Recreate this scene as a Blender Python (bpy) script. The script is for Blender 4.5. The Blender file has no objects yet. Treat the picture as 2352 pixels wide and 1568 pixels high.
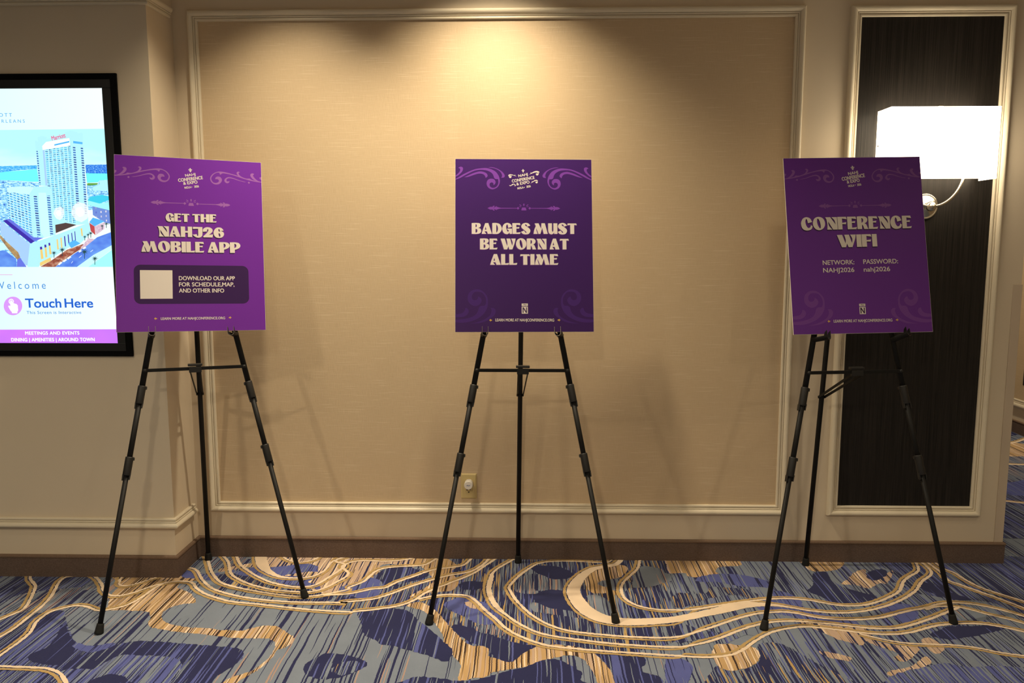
import bpy, bmesh, math, random
from mathutils import Vector, Matrix
from mathutils.geometry import tessellate_polygon

S = bpy.context.scene
COL = S.collection
PI = math.pi

# ---------------------------------------------------------------- camera, world, exposure, lights
cam_d = bpy.data.cameras.new('camera')
cam_d.sensor_width = 36.0
cam_d.sensor_fit = 'HORIZONTAL'
cam_d.lens = 28.0
cam_d.clip_start = 0.05
cam = bpy.data.objects.new('camera', cam_d)
COL.objects.link(cam)
pitch, roll, yaw = 0.1236, -0.0011, 0.0252
f0 = Vector((-math.sin(yaw), math.cos(yaw), 0)); r0 = Vector((math.cos(yaw), math.sin(yaw), 0)); u0 = Vector((0, 0, 1))
fw = f0 * math.cos(pitch) - u0 * math.sin(pitch)
up = u0 * math.cos(pitch) + f0 * math.sin(pitch)
ri = r0 * math.cos(roll) + up * math.sin(roll)
up2 = up * math.cos(roll) - r0 * math.sin(roll)
cam.matrix_world = Matrix(((ri.x, up2.x, -fw.x, 0.0), (ri.y, up2.y, -fw.y, -3.4459), (ri.z, up2.z, -fw.z, 1.4151), (0, 0, 0, 1)))
S.camera = cam
S.view_settings.view_transform = 'Standard'
S.view_settings.look = 'None'
S.view_settings.gamma = 1.0
S.view_settings.exposure = 0.12
S.view_settings.use_curve_mapping = False

w = bpy.data.worlds.new('world')
S.world = w
w.use_nodes = True
w.node_tree.nodes['Background'].inputs[0].default_value = (1.0, 0.8, 0.6, 1)
w.node_tree.nodes['Background'].inputs[1].default_value = 0.02

WARM = (1.0, 0.85, 0.62)
ROOM = (1.0, 0.85, 0.62)
def spot(name, loc, watts, size, blend, radius=0.04, color=WARM, target=None):
    d = bpy.data.lights.new(name, 'SPOT')
    d.energy = watts; d.spot_size = math.radians(size); d.spot_blend = blend
    d.shadow_soft_size = radius; d.color = color
    o = bpy.data.objects.new(name, d); COL.objects.link(o)
    o.location = loc
    if target is not None:
        o.rotation_euler = (Vector(target) - Vector(loc)).to_track_quat('-Z', 'Y').to_euler()
    return o
# recessed wall-wash downlights in the ceiling close to the wall
spot('downlight_wash_centre', (-0.17, -0.435, 2.74), 134, 114, 0.85, 0.035)
spot('downlight_wash_left', (-0.98, -0.47, 2.74), 92, 104, 0.9, 0.035)
# ceiling downlights of the corridor
spot('downlight_corridor_left', (-1.80, -1.50, 2.74), 22, 150, 1.0, 0.04, ROOM)
spot('downlight_corridor_right', (0.85, -1.30, 2.74), 20, 150, 1.0, 0.04, ROOM)
spot('downlight_corridor_far_right', (2.60, -1.90, 2.74), 38, 150, 1.0, 0.04, ROOM)
spot('downlight_lobby_left', (-2.5, -2.9, 2.74), 175, 165, 1.0, 0.05, ROOM)
spot('downlight_lobby_centre', (-0.5, -3.9, 2.74), 270, 165, 1.0, 0.06, ROOM)
spot('downlight_lobby_right', (2.2, -4.1, 2.74), 165, 165, 1.0, 0.06, ROOM)
spot('downlight_side_passage', (2.9, 2.2, 2.74), 130, 150, 1.0, 0.06, ROOM)


# ---------------------------------------------------------------- traced data (metres on the floor / millimetres on the boards / metres on the screen)
D = {"floor_polys": [("navy_mix",[(-2.339,-.147),(-2.143,-.143),(-1.921,-.138),(-1.849,-.245),(-1.838,-.334),(-1.904,-.349),(-1.952,-.372),(-2.023,-.387),(-2.08,-.423),(-2.103,-.497),(-2.171,-.569),(-2.47,-.15)]),
("slate_dense",[(-2.103,-.497),(-2.08,-.423),(-2.023,-.387),(-1.904,-.349),(-1.826,-.333),(-1.775,-.346),(-1.708,-.415),(-1.658,-.519),(-1.767,-.502),(-1.824,-.536),(-1.863,-.568),(-1.921,-.55),(-1.98,-.577),(-2.048,-.578),(-2.154,-.593),(-2.171,-.569)]),
("navy_mix",[(-2.154,-.593),(-2.044,-.584),(-1.966,-.57),(-1.921,-.569),(-1.86,-.574),(-1.823,-.548),(-1.775,-.609),(-1.723,-.678),(-1.644,-.777),(-1.534,-.858),(-1.489,-.805),(-1.415,-.885),(-1.405,-.981),(-1.377,-1.07),(-1.311,-1.192),(-1.766,-1.202)]),
("peri_mix",[(-1.463,-.968),(-1.443,-.911),(-1.413,-.878),(-1.346,-.879),(-1.255,-.885),(-1.2,-.91),(-1.178,-.952),(-1.168,-1.021),(-1.163,-1.073),(-1.297,-1.076),(-1.525,-1.082),(-1.568,-.994),(-1.522,-.97)]),
("navy_solid",[(-1.758,-.668),(-1.734,-.679),(-1.697,-.723),(-1.638,-.787),(-1.603,-.839),(-1.594,-.889),(-1.596,-.948),(-1.672,-.94),(-1.725,-.912),(-1.739,-.883),(-1.721,-.852),(-1.709,-.821),(-1.728,-.735)]),
("navy_peri",[(-1.529,-.848),(-1.475,-.81),(-1.425,-.782),(-1.373,-.779),(-1.26,-.791),(-1.148,-.806),(-1.036,-.821),(-1.004,-.846),(-.993,-.895),(-1.006,-.944),(-1.025,-.986),(-1.038,-1.027),(-1.036,-1.079),(-1.164,-1.082),(-1.167,-1.012),(-1.178,-.948),(-1.205,-.905),(-1.255,-.885),(-1.346,-.879),(-1.413,-.878),(-1.443,-.911),(-1.463,-.968),(-1.522,-.97),(-1.572,-.971),(-1.581,-.947),(-1.568,-.909),(-1.554,-.878)]),
("navy_solid",[(-1.43,-1.088),(-1.437,-1.049),(-1.429,-1.029),(-1.411,-1.009),(-1.381,-.999),(-1.33,-1.02),(-1.296,-1.055),(-1.278,-1.085)]),
("peri",[(-1.625,-.819),(-1.609,-.799),(-1.573,-.816),(-1.545,-.819),(-1.512,-.8),(-1.482,-.797),(-1.48,-.821),(-1.504,-.845),(-1.538,-.86),(-1.575,-.851)]),
("tan",[(-1.802,-.214),(-1.682,-.196),(-1.516,-.176),(-1.438,-.205),(-1.413,-.265),(-1.469,-.282),(-1.462,-.339),(-1.404,-.373),(-1.34,-.447),(-1.336,-.476),(-1.379,-.487),(-1.413,-.516),(-1.421,-.562),(-1.406,-.6),(-1.371,-.638),(-1.325,-.66),(-1.269,-.674),(-1.2,-.678),(-1.111,-.694),(-1.061,-.695),(-1.026,-.669),(-.988,-.652),(-.945,-.663),(-.893,-.705),(-.858,-.742),(-.852,-.78),(-.869,-.817),(-.89,-.835),(-.892,-.893),(-.908,-.951),(-.925,-.988),(-.95,-1.027),(-.96,-1.077),(-1.013,-1.078),(-.982,-1.008),(-.931,-.97),(-.913,-.922),(-.901,-.873),(-.905,-.802),(-.929,-.763),(-.966,-.75),(-1.035,-.752),(-1.12,-.741),(-1.22,-.723),(-1.308,-.709),(-1.391,-.685),(-1.431,-.66),(-1.451,-.601),(-1.474,-.559),(-1.508,-.55),(-1.574,-.545),(-1.638,-.544),(-1.659,-.519),(-1.697,-.428),(-1.707,-.38),(-1.715,-.331),(-1.758,-.273)]),
("slate",[(-1.406,-.6),(-1.417,-.558),(-1.408,-.513),(-1.373,-.487),(-1.329,-.479),(-1.274,-.498),(-1.196,-.546),(-1.144,-.606),(-1.124,-.69),(-1.201,-.677),(-1.269,-.673),(-1.325,-.66),(-1.371,-.638)]),
("peri",[(-1.509,-.176),(-1.474,-.167),(-1.394,-.204),(-1.349,-.188),(-1.325,-.249),(-1.369,-.264),(-1.441,-.244),(-1.492,-.23)]),
("beige",[(-1.373,-.125),(-1.313,-.075),(-1.289,.045),(-.746,.075),(-.658,-.363),(-.744,-.379),(-.869,-.368),(-.985,-.285),(-1.107,-.198),(-1.185,-.137),(-1.263,-.123),(-1.309,-.156),(-1.355,-.173)]),
("navy_slate",[(-1.349,-.219),(-1.298,-.187),(-1.197,-.215),(-1.083,-.273),(-.946,-.313),(-.869,-.368),(-.744,-.379),(-.714,-.51),(-.842,-.468),(-.932,-.464),(-1.007,-.412),(-1.106,-.387),(-1.212,-.348),(-1.295,-.292)]),
("peri",[(-1.309,-.156),(-1.255,-.162),(-1.208,-.109),(-1.145,-.12),(-1.066,-.099),(-.992,-.081),(-.904,-.115),(-.816,-.064),(-.8,-.136),(-.892,-.162),(-.969,-.164),(-1.026,-.188),(-1.095,-.216),(-1.196,-.218),(-1.266,-.202)]),
("peri",[(-1.097,-.228),(-1.007,-.211),(-.929,-.24),(-.939,-.27),(-.857,-.297),(-.76,-.309),(-.747,-.365),(-.841,-.36),(-.946,-.313),(-1.047,-.287)]),
("slate_dense",[(-1.549,.04),(-1.248,.046),(-1.226,-.056),(-1.301,-.107),(-1.367,-.141),(-1.426,-.126),(-1.471,-.175)]),
("navy_peri",[(-.761,-.957),(-.762,-.919),(-.74,-.88),(-.711,-.851),(-.658,-.856),(-.591,-.881),(-.558,-.909),(-.564,-.948),(-.603,-.983),(-.641,-1.009),(-.693,-1.015),(-.738,-.993)]),
("navy_gold",[(-.668,-.95),(-.645,-.911),(-.597,-.901),(-.571,-.924),(-.587,-.967),(-.621,-.992),(-.648,-.982)]),
("beige",[(-.949,-.008),(-.756,.005),(-.58,.0),(-.522,-.024),(-.539,-.09),(-.646,-.076),(-.68,-.142),(-.684,-.249),(-.73,-.294),(-.782,-.338),(-.85,-.381)]),
("navy_gold",[(-.818,-.461),(-.706,-.293),(-.647,-.141),(-.562,-.107),(-.482,-.121),(-.431,-.005),(-.258,.016),(.347,.03),(.696,.038),(.57,-.626),(.423,-.803),(.387,-.803),(.391,-.883),(.364,-.94),(.422,-.975),(.434,-1.045),(.264,-1.049),(.254,-.905),(.215,-.828),(.166,-.788),(.072,-.78),(.019,-.789),(-.027,-.835),(-.067,-.893),(-.144,-.861),(-.168,-.806),(-.222,-.776),(-.291,-.668),(-.375,-.515),(-.436,-.453),(-.491,-.48),(-.625,-.508),(-.804,-.512)]),
("navy_peri",[(-.076,-.751),(.051,-.791),(.215,-.828),(.376,-.844),(.385,-.892),(.364,-.94),(.422,-.975),(.434,-1.045),(.264,-1.049),(.254,-.905),(.215,-.828),(.166,-.788),(.072,-.78),(.019,-.789),(-.027,-.835),(-.067,-.893),(-.118,-.875),(-.157,-.806),(-.224,-.755),(-.291,-.668),(-.267,-.633)]),
("navy_peri",[(-.647,-.141),(-.575,-.107),(-.508,-.122),(-.442,-.175),(-.467,-.229),(-.535,-.275),(-.602,-.32),(-.654,-.363),(-.7,-.432),(-.776,-.46),(-.715,-.365),(-.675,-.264)]),
("tan",[(-.526,.002),(-.391,-.004),(-.329,-.086),(-.343,-.15),(-.307,-.255),(-.324,-.335),(-.401,-.357),(-.491,-.401),(-.432,-.302),(-.417,-.228),(-.484,-.105),(-.541,-.074)]),
("peri",[(-.792,-.324),(-.737,-.265),(-.69,-.219),(-.64,-.248),(-.617,-.306),(-.619,-.39),(-.67,-.431),(-.712,-.406),(-.76,-.379)]),
("tan",[(-.49,-.482),(-.449,-.446),(-.403,-.478),(-.375,-.515),(-.333,-.588),(-.291,-.668),(-.222,-.776),(-.158,-.795),(-.151,-.836),(-.144,-.861),(-.103,-.88),(-.067,-.893),(-.027,-.835),(.019,-.789),(.072,-.771),(.124,-.779),(.166,-.788),(.215,-.828),(.254,-.905),(.269,-.979),(.266,-1.049),(.226,-1.05),(.205,-.953),(.181,-.878),(.152,-.849),(.111,-.848),(.034,-.889),(-.016,-.923),(-.08,-.943),(-.129,-.962),(-.147,-.988),(-.195,-1.0),(-.237,-1.013),(-.239,-.916),(-.279,-.844),(-.316,-.789),(-.318,-.725),(-.371,-.601),(-.427,-.516)]),
("navy_peri",[(-.672,-.534),(-.606,-.518),(-.539,-.504),(-.471,-.53),(-.427,-.602),(-.373,-.67),(-.314,-.757),(-.276,-.819),(-.28,-.879),(-.293,-.899),(-.337,-.87),(-.381,-.846),(-.426,-.824),(-.488,-.795),(-.532,-.785),(-.565,-.752),(-.612,-.709),(-.632,-.642)]),
("navy_peri",[(-.408,-1.064),(-.407,-1.012),(-.371,-.993),(-.331,-.997),(-.282,-1.005),(-.242,-1.015),(-.185,-1.007),(-.142,-.988),(-.08,-.95),(-.016,-.923),(.029,-.886),(.08,-.87),(.129,-.908),(.166,-.954),(.161,-.999),(.165,-1.051)]),
("peri",[(-.346,-.466),(-.315,-.423),(-.276,-.396),(-.242,-.379),(-.202,-.434),(-.135,-.478),(-.11,-.528),(-.119,-.589),(-.162,-.631),(-.213,-.611),(-.262,-.562),(-.305,-.526)]),
("beige",[(-.264,-.455),(-.232,-.432),(-.193,-.486),(-.186,-.511),(-.227,-.499)]),
("navy_solid",[(-.003,-.094),(.063,-.074),(.134,-.099),(.179,-.161),(.148,-.215),(.092,-.22),(.029,-.165)]),
("navy_solid",[(.004,-.376),(.059,-.326),(.125,-.329),(.169,-.412),(.216,-.508),(.192,-.527),(.124,-.504),(.067,-.486),(.021,-.442)]),
("navy_solid",[(-.3,-.27),(-.252,-.247),(-.189,-.26),(-.198,-.311),(-.257,-.333),(-.296,-.313)]),
("slate_navy",[(-.07,-.279),(-.034,-.189),(.023,-.165),(.092,-.22),(.16,-.222),(.16,-.303),(.165,-.386),(.125,-.329),(.059,-.326),(.01,-.362),(-.056,-.35)]),
("slate_navy",[(-.008,-.456),(.021,-.445),(.067,-.486),(.124,-.504),(.203,-.529),(.261,-.586),(.222,-.581),(.145,-.559),(.066,-.536),(.01,-.519)]),
("slate_navy",[(-.211,-.644),(-.156,-.631),(-.1,-.664),(-.104,-.709),(-.158,-.699),(-.197,-.683)]),
("tan",[(.241,-.137),(.337,-.071),(.409,-.069),(.415,-.125),(.362,-.21),(.296,-.242),(.346,-.298),(.363,-.368),(.305,-.352),(.245,-.343),(.222,-.243)]),
("slate",[(.276,-.257),(.323,-.219),(.38,-.21),(.419,-.254),(.372,-.34),(.316,-.299)]),
("slate",[(.225,-.371),(.284,-.383),(.318,-.461),(.33,-.512),(.28,-.562),(.254,-.538),(.236,-.463)]),
("slate",[(.387,-.803),(.459,-.771),(.541,-.779),(.491,-1.044),(.434,-1.045),(.422,-.975),(.364,-.94),(.391,-.883)]),
("tan",[(.641,.036),(1.003,.044),(.979,-.02),(.923,-.057),(.828,-.076),(.798,-.124),(.804,-.155),(.696,-.188),(.605,-.167),(.597,-.065)]),
("slate",[(.479,-.084),(.561,-.098),(.584,-.152),(.662,-.143),(.65,-.204),(.57,-.235),(.501,-.281),(.438,-.296),(.417,-.268)]),
("slate_mid",[(.605,-.167),(.696,-.188),(.804,-.155),(.798,-.124),(.828,-.076),(.923,-.057),(1.003,.044),(1.567,.057),(2.196,.071),(2.256,-.044),(1.601,-1.084),(.864,-1.101),(.855,-.833),(.793,-.688),(.67,-.755),(.591,-.625),(.537,-.556)]),
("tan",[(1.218,.049),(1.406,.054),(1.36,-.064),(1.278,-.113),(1.208,-.096)]),
("navy_mix",[(1.538,-.011),(1.794,.062),(2.196,.071),(2.234,-.028),(1.911,-.548),(1.826,-.408),(1.727,-.377),(1.668,-.378),(1.628,-.352),(1.57,-.327),(1.528,-.314),(1.556,-.228),(1.488,-.215),(1.554,-.107)]),
("navy_solid",[(1.624,-.212),(1.672,-.24),(1.703,-.31),(1.756,-.376),(1.685,-.378),(1.63,-.325),(1.602,-.284)]),
("peri",[(.69,-.218),(.73,-.172),(.812,-.147),(.873,-.153),(.92,-.168),(.993,-.219),(.992,-.284),(.94,-.278),(.856,-.27),(.78,-.231),(.73,-.235)]),
("peri",[(.974,-.326),(1.024,-.318),(1.055,-.352),(1.073,-.405),(1.057,-.47),(1.12,-.518),(1.214,-.564),(1.2,-.6),(1.117,-.602),(1.045,-.574),(.999,-.545),(.9,-.499),(.88,-.448),(.934,-.421)]),
("peri",[(1.345,-.438),(1.417,-.417),(1.496,-.434),(1.483,-.51),(1.404,-.584),(1.37,-.537)]),
("navy_slate",[(.585,-.349),(.706,-.343),(.738,-.282),(.797,-.288),(.885,-.3),(.918,-.355),(.892,-.385),(.822,-.357),(.759,-.372),(.694,-.4),(.625,-.454),(.564,-.468)]),
("navy_peri",[(1.129,-.309),(1.173,-.251),(1.204,-.146),(1.245,-.119),(1.276,-.121),(1.266,-.19),(1.285,-.263),(1.342,-.318),(1.39,-.358),(1.332,-.412),(1.268,-.429),(1.201,-.422),(1.164,-.363)]),
("beige",[(1.293,-.241),(1.338,-.188),(1.397,-.118),(1.455,-.086),(1.438,-.141),(1.451,-.201),(1.524,-.131),(1.567,-.099),(1.543,-.146),(1.485,-.229),(1.449,-.233),(1.386,-.282),(1.346,-.247)]),
("navy_solid",[(1.425,-.174),(1.461,-.109),(1.532,-.084),(1.521,-.146),(1.451,-.201)]),
("navy_mix",[(.544,-.58),(.591,-.625),(.663,-.669),(.711,-.674),(.678,-.723),(.639,-.708),(.569,-.737),(.516,-.738)]),
("beige",[(1.016,-.559),(1.071,-.594),(1.14,-.613),(1.24,-.636),(1.23,-.711),(1.26,-.737),(1.295,-.752),(1.363,-.76),(1.334,-.807),(1.265,-.863),(1.242,-.836),(1.271,-.805),(1.217,-.753),(1.195,-.724),(1.165,-.755),(1.136,-.734),(1.102,-.714),(1.049,-.64),(1.013,-.604)]),
("navy_solid",[(1.447,-.668),(1.508,-.627),(1.558,-.603),(1.629,-.602),(1.723,-.588),(1.753,-.612),(1.657,-.657),(1.58,-.683),(1.516,-.704),(1.469,-.694)]),
("slate",[(1.658,-.431),(1.707,-.468),(1.732,-.504),(1.714,-.547),(1.646,-.56),(1.617,-.531)]),
("beige",[(1.003,-.799),(1.046,-.809),(1.096,-.837),(1.079,-.862),(1.05,-.853),(1.016,-.834)]),
("beige",[(1.172,-.94),(1.224,-.911),(1.284,-.886),(1.352,-.826),(1.365,-.846),(1.341,-.88),(1.264,-.928),(1.237,-.965),(1.201,-.962)]),
("beige",[(1.399,-.707),(1.437,-.695),(1.452,-.748),(1.434,-.789),(1.398,-.805),(1.39,-.76)]),
("tan",[(.625,-.828),(.649,-.766),(.692,-.753),(.746,-.766),(.787,-.784),(.789,-.834),(.76,-.884),(.716,-.918),(.667,-.935),(.637,-.92),(.626,-.882)]),
("navy_gold",[(.61,-.92),(.645,-.926),(.688,-.932),(.759,-.889),(.789,-.834),(.806,-.754),(.872,-.742),(.912,-.781),(.95,-.85),(.998,-.925),(1.055,-1.013),(1.049,-1.097),(.567,-1.108)]),
("peri",[(.467,-.842),(.515,-.86),(.541,-.908),(.523,-.973),(.492,-1.035),(.433,-1.045)]),
("peri_mix",[(1.114,-1.029),(1.165,-.967),(1.249,-.919),(1.329,-.894),(1.391,-.869),(1.468,-.891),(1.58,-.884),(1.672,-.91),(1.564,-1.085),(1.085,-1.096)])],
"floor_lines": [([(-2.169,-.191),(-2.137,-.252),(-2.115,-.281),(-2.065,-.331),(-2.041,-.374),(-2.003,-.462),(-1.978,-.539),(-1.989,-.589),(-2.026,-.662)],.0125,-1,None),([(-1.932,-.201),(-1.957,-.236),(-1.986,-.251),(-1.981,-.308),(-1.94,-.42),(-1.921,-.512),(-1.915,-.624),(-1.912,-.706),(-1.928,-.805)],.0125,-1,None),([(-1.897,-.216),(-1.841,-.26),(-1.786,-.325),(-1.754,-.374),(-1.705,-.415),(-1.662,-.42),(-1.622,-.392),(-1.585,-.342),(-1.542,-.301),(-1.49,-.278),(-1.434,-.284),(-1.406,-.309),(-1.384,-.34),(-1.335,-.386),(-1.273,-.425),(-1.194,-.461),(-1.073,-.484),(-.948,-.509),(-.838,-.528),(-.706,-.541),(-.677,-.535),(-.595,-.514),(-.514,-.48),(-.463,-.427),(-.425,-.358),(-.343,-.271),(-.257,-.179),(-.211,-.099),(-.157,.001)],.0125,(-1,1,20),None),([(-1.759,-.197),(-1.737,-.273),(-1.719,-.314),(-1.692,-.327),(-1.66,-.315),(-1.62,-.27),(-1.572,-.209)],.0095,-1,None),([(-1.839,-.934),(-1.834,-.865),(-1.829,-.792),(-1.836,-.721),(-1.861,-.647),(-1.86,-.574),(-1.83,-.536),(-1.785,-.512),(-1.739,-.521),(-1.681,-.551),(-1.644,-.544),(-1.594,-.505),(-1.568,-.439),(-1.554,-.341),(-1.532,-.283)],.0125,1,None),([(-1.82,-.962),(-1.727,-.965),(-1.669,-.968),(-1.626,-.972),(-1.573,-.994),(-1.532,-1.029),(-1.48,-1.089)],.0125,-1,None),([(-1.5,-.136),(-1.455,-.167),(-1.388,-.265),(-1.324,-.336),(-1.262,-.377),(-1.175,-.416),(-1.056,-.447),(-.933,-.461),(-.815,-.461),(-.725,-.462),(-.753,-.46),(-.641,-.431),(-.578,-.386),(-.505,-.311),(-.427,-.246),(-.351,-.193),(-.271,-.156),(-.218,-.083),(-.19,.001)],.0125,(-1,1,10),None),([(-1.501,.041),(-1.422,-.11),(-1.378,-.189),(-1.31,-.278),(-1.244,-.32),(-1.146,-.36),(-1.012,-.399),(-.912,-.41),(-.834,-.388),(-.753,-.34),(-.755,-.323),(-.706,-.264),(-.676,-.16),(-.638,-.122),(-.576,-.104),(-.486,-.089),(-.451,-.056),(-.42,.013)],.0125,(-1,1,10),None),([(-1.439,.042),(-1.358,-.063),(-1.314,-.156),(-1.289,-.202),(-1.242,-.25),(-1.166,-.304),(-1.057,-.351),(-.93,-.369),(-.869,-.347),(-.824,-.282),(-.787,-.191),(-.829,-.113),(-.802,-.06),(-.746,-.042),(-.652,-.047),(-.562,-.025),(-.515,.019)],.0125,(-1,1,11),None),([(-1.364,.044),(-1.303,-.075),(-1.254,-.139),(-1.16,-.23),(-1.078,-.287),(-.974,-.321),(-.905,-.305),(-.863,-.223),(-.823,-.097),(-.878,-.048),(-.839,.012)],.0125,(-1,1,9),None),([(-1.264,.082),(-1.194,-.089),(-1.134,-.175),(-1.066,-.225),(-.987,-.235),(-.93,-.212),(-.9,-.154),(-.889,-.057),(-.828,.012)],.0125,-1,[.045,.05,.03,.018,.012,.012,.012,.012,.012]),([(-1.159,.048),(-1.108,-.028),(-1.05,-.066),(-1.011,-.061),(-.978,-.037),(-.954,.027)],.0095,-1,None),([(-.841,-.395),(-.741,-.382),(-.66,-.338),(-.602,-.32),(-.562,-.264),(-.496,-.2),(-.428,-.136),(-.347,-.107),(-.297,-.077),(-.265,.016)],.0125,1,None),([(-.452,-.426),(-.408,-.399),(-.35,-.381),(-.29,-.382),(-.25,-.395),(-.213,-.447),(-.18,-.511),(-.136,-.583),(-.089,-.664),(-.028,-.727),(.051,-.778),(.165,-.803),(.318,-.823),(.495,-.841),(.528,-.845),(.598,-.849),(.676,-.837),(.731,-.804),(.802,-.731),(.879,-.666),(.96,-.631),(1.028,-.622),(1.129,-.643),(1.227,-.667),(1.321,-.671),(1.394,-.652),(1.497,-.605),(1.589,-.585),(1.671,-.584),(1.74,-.606),(1.826,-.659)],.0125,(-1,1,14),None),([(-.063,.012),(-.12,-.073),(-.163,-.149),(-.172,-.223),(-.175,-.324),(-.161,-.407),(-.135,-.484),(-.092,-.558),(-.029,-.64),(.052,-.703),(.195,-.743),(.324,-.768),(.505,-.782),(.591,-.759),(.68,-.713),(.777,-.646),(.847,-.608),(.909,-.586),(.988,-.578),(1.067,-.588),(1.144,-.603),(1.244,-.626),(1.341,-.626),(1.42,-.595),(1.533,-.533),(1.674,-.443)],.0125,(-1,1,13),[.012,.012,.012,.022,.022,.022,.022,.0125,.0125,.0125,.0125,.0125,.0125,.0125,.0125,.0125,.0125,.0125,.0125,.0125,.0125,.0125,.0125,.0125,.0125,.0125,.0125,.0125,.0125,.0125,.0125,.0125,.0125,.0125,.0125,.0125,.0125,.0125,.0125,.0125,.0125,.0125,.0125,.0125,.0125,.0125,.0125]),([(.363,-.004),(.327,-.041),(.209,-.031),(.11,-.031),(.037,-.054),(-.009,-.111),(-.059,-.205),(-.091,-.297),(-.087,-.336),(-.058,-.431),(-.002,-.544),(.065,-.626),(.145,-.675),(.278,-.702),(.383,-.714),(.518,-.711),(.641,-.649),(.736,-.589),(.802,-.55),(.872,-.518),(.956,-.504),(1.01,-.51),(1.083,-.545),(1.16,-.561),(1.244,-.559),(1.335,-.539),(1.442,-.489),(1.538,-.454),(1.62,-.415),(1.708,-.412),(1.8,-.453),(1.898,-.543)],.0125,(-1,1,16),[.009,.009,.009,.009,.009,.0125,.0125,.0125,.0125,.0125,.0125,.0125,.0125,.0125,.0125,.0125,.0125,.0125,.0125,.0125,.0125,.0125,.0125,.0125,.0125,.0125,.0125,.0125,.0125,.0125,.0125,.0125,.0125,.0125,.0125,.0125,.0125,.0125,.0125,.0125,.0125,.0125,.0125,.0125,.0125]),([(.422,.04),(.378,-.053),(.323,-.084),(.269,-.112),(.223,-.176),(.19,-.251),(.172,-.331),(.181,-.412),(.211,-.502),(.257,-.562),(.316,-.591),(.382,-.598),(.455,-.591),(.542,-.574),(.637,-.535),(.718,-.5),(.796,-.463),(.847,-.444),(.939,-.443),(1.018,-.467),(1.074,-.49),(1.169,-.506),(1.271,-.493),(1.373,-.451),(1.478,-.384),(1.57,-.3),(1.638,-.211),(1.711,-.138),(1.733,-.087),(1.736,.01)],.0125,(-1,1,14),[.02,.025,.03,.034,.042,.05,.056,.06,.064,.066,.06,.055,.05,.045,.045,.05,.055,.05,.025,.0125,.0125,.0125,.0125,.0125,.0125,.0125,.0125,.0125,.0125,.0125,.0125,.0125,.0125,.0125,.0125,.0125,.0125,.0125,.0125]),([(.494,.033),(.464,-.1),(.422,-.179),(.383,-.254),(.368,-.326),(.373,-.394),(.401,-.446),(.443,-.478),(.498,-.495),(.556,-.496),(.617,-.493),(.678,-.474),(.804,-.431),(.93,-.396),(1.021,-.386),(1.104,-.399),(1.205,-.441),(1.292,-.44),(1.361,-.413),(1.444,-.357),(1.506,-.3),(1.561,-.213),(1.603,-.167),(1.657,-.12),(1.688,-.076),(1.718,.027)],.0125,(-1,1,10),None),([(1.529,-.472),(1.582,-.445),(1.635,-.442),(1.685,-.456),(1.743,-.504),(1.803,-.545),(1.861,-.602)],.011,1,None),([(1.193,-.67),(1.261,-.71),(1.329,-.735),(1.404,-.741),(1.504,-.747),(1.571,-.766),(1.631,-.795),(1.726,-.823)],.0095,-1,None),([(1.796,.011),(1.796,-.067),(1.821,-.117),(1.831,-.192),(1.853,-.264),(1.894,-.319),(1.975,-.417)],.0125,-1,None),([(1.758,.027),(1.765,-.102),(1.756,-.194),(1.783,-.237),(1.829,-.307),(1.874,-.374),(1.936,-.481)],.0125,-1,None)],
"orn": {"TLb": [[(-258.45,650.62,1),(-252.29,655.03,0),(-247.07,655.83,0),(-240.91,653.14,0),(-239.48,646.35,0),(-242.8,636.61,0),(-251.34,626.85,0),(-260.81,619.04,0),(-270.0,615.4,1),(-270.0,618.99,1),(-260.81,626.8,0),(-253.23,635.58,0),(-250.39,643.37,0),(-252.29,648.71,0)],[(-269.99,606.19,1),(-256.07,614.21,0),(-237.11,625.95,0),(-213.4,637.74,0),(-189.65,646.61,0),(-165.9,650.15,0),(-146.88,650.74,0),(-127.88,645.97,0),(-110.79,636.33,0),(-99.44,620.83,0),(-94.75,605.3,0),(-94.32,594.62,0),(-98.65,581.01,0),(-107.24,571.28,0),(-118.65,565.89,0),(-126.24,565.38,0),(-137.61,570.17,0),(-144.23,578.86,0),(-146.58,588.55,0),(-144.17,599.23,0),(-137.51,606.06,0),(-128.0,608.05,0),(-118.51,606.16,0),(-112.36,599.39,0),(-111.43,591.63,0),(-114.78,585.3,0),(-120.01,582.37,1),(-119.52,587.71,0),(-122.36,592.06,0),(-127.58,593.01,0),(-133.28,589.58,0),(-135.2,583.75,0),(-132.85,576.98,0),(-126.22,572.16,0),(-118.63,571.22,0),(-109.12,575.15,0),(-102.44,583.91,0),(-100.03,593.62,0),(-101.4,606.73,1),(-109.95,606.68,0),(-116.12,610.05,0),(-118.47,616.84,0),(-123.19,627.51,0),(-133.62,636.21,0),(-146.91,641.49,0),(-165.91,643.82,0),(-184.91,642.26,0),(-203.91,635.84,0),(-232.38,621.12,0),(-251.33,610.35,0),(-269.99,602.7,1)],[(-235.22,612.86,1),(-218.15,621.2,0),(-199.17,630.04,0),(-180.17,635.97,0),(-167.82,637.0,0),(-154.53,633.67,0),(-145.99,628.37,0),(-142.21,620.61,0),(-144.13,615.74,0),(-150.31,610.86,1),(-152.2,617.65,0),(-157.4,624.42,0),(-165.94,627.78,0),(-177.34,628.21,0),(-194.43,623.75,0),(-218.16,615.37,0)],[(-140.22,653.5,1),(-127.85,654.73,0),(-113.59,651.89,0),(-99.34,646.13,0),(-85.11,636.47,0),(-76.59,625.81,0),(-74.72,619.01,0),(-78.55,613.16,0),(-89.02,612.13,1),(-85.66,617.98,0),(-86.11,624.79,0),(-91.77,635.46,0),(-104.1,645.13,0),(-120.26,650.88,0)]],
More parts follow.
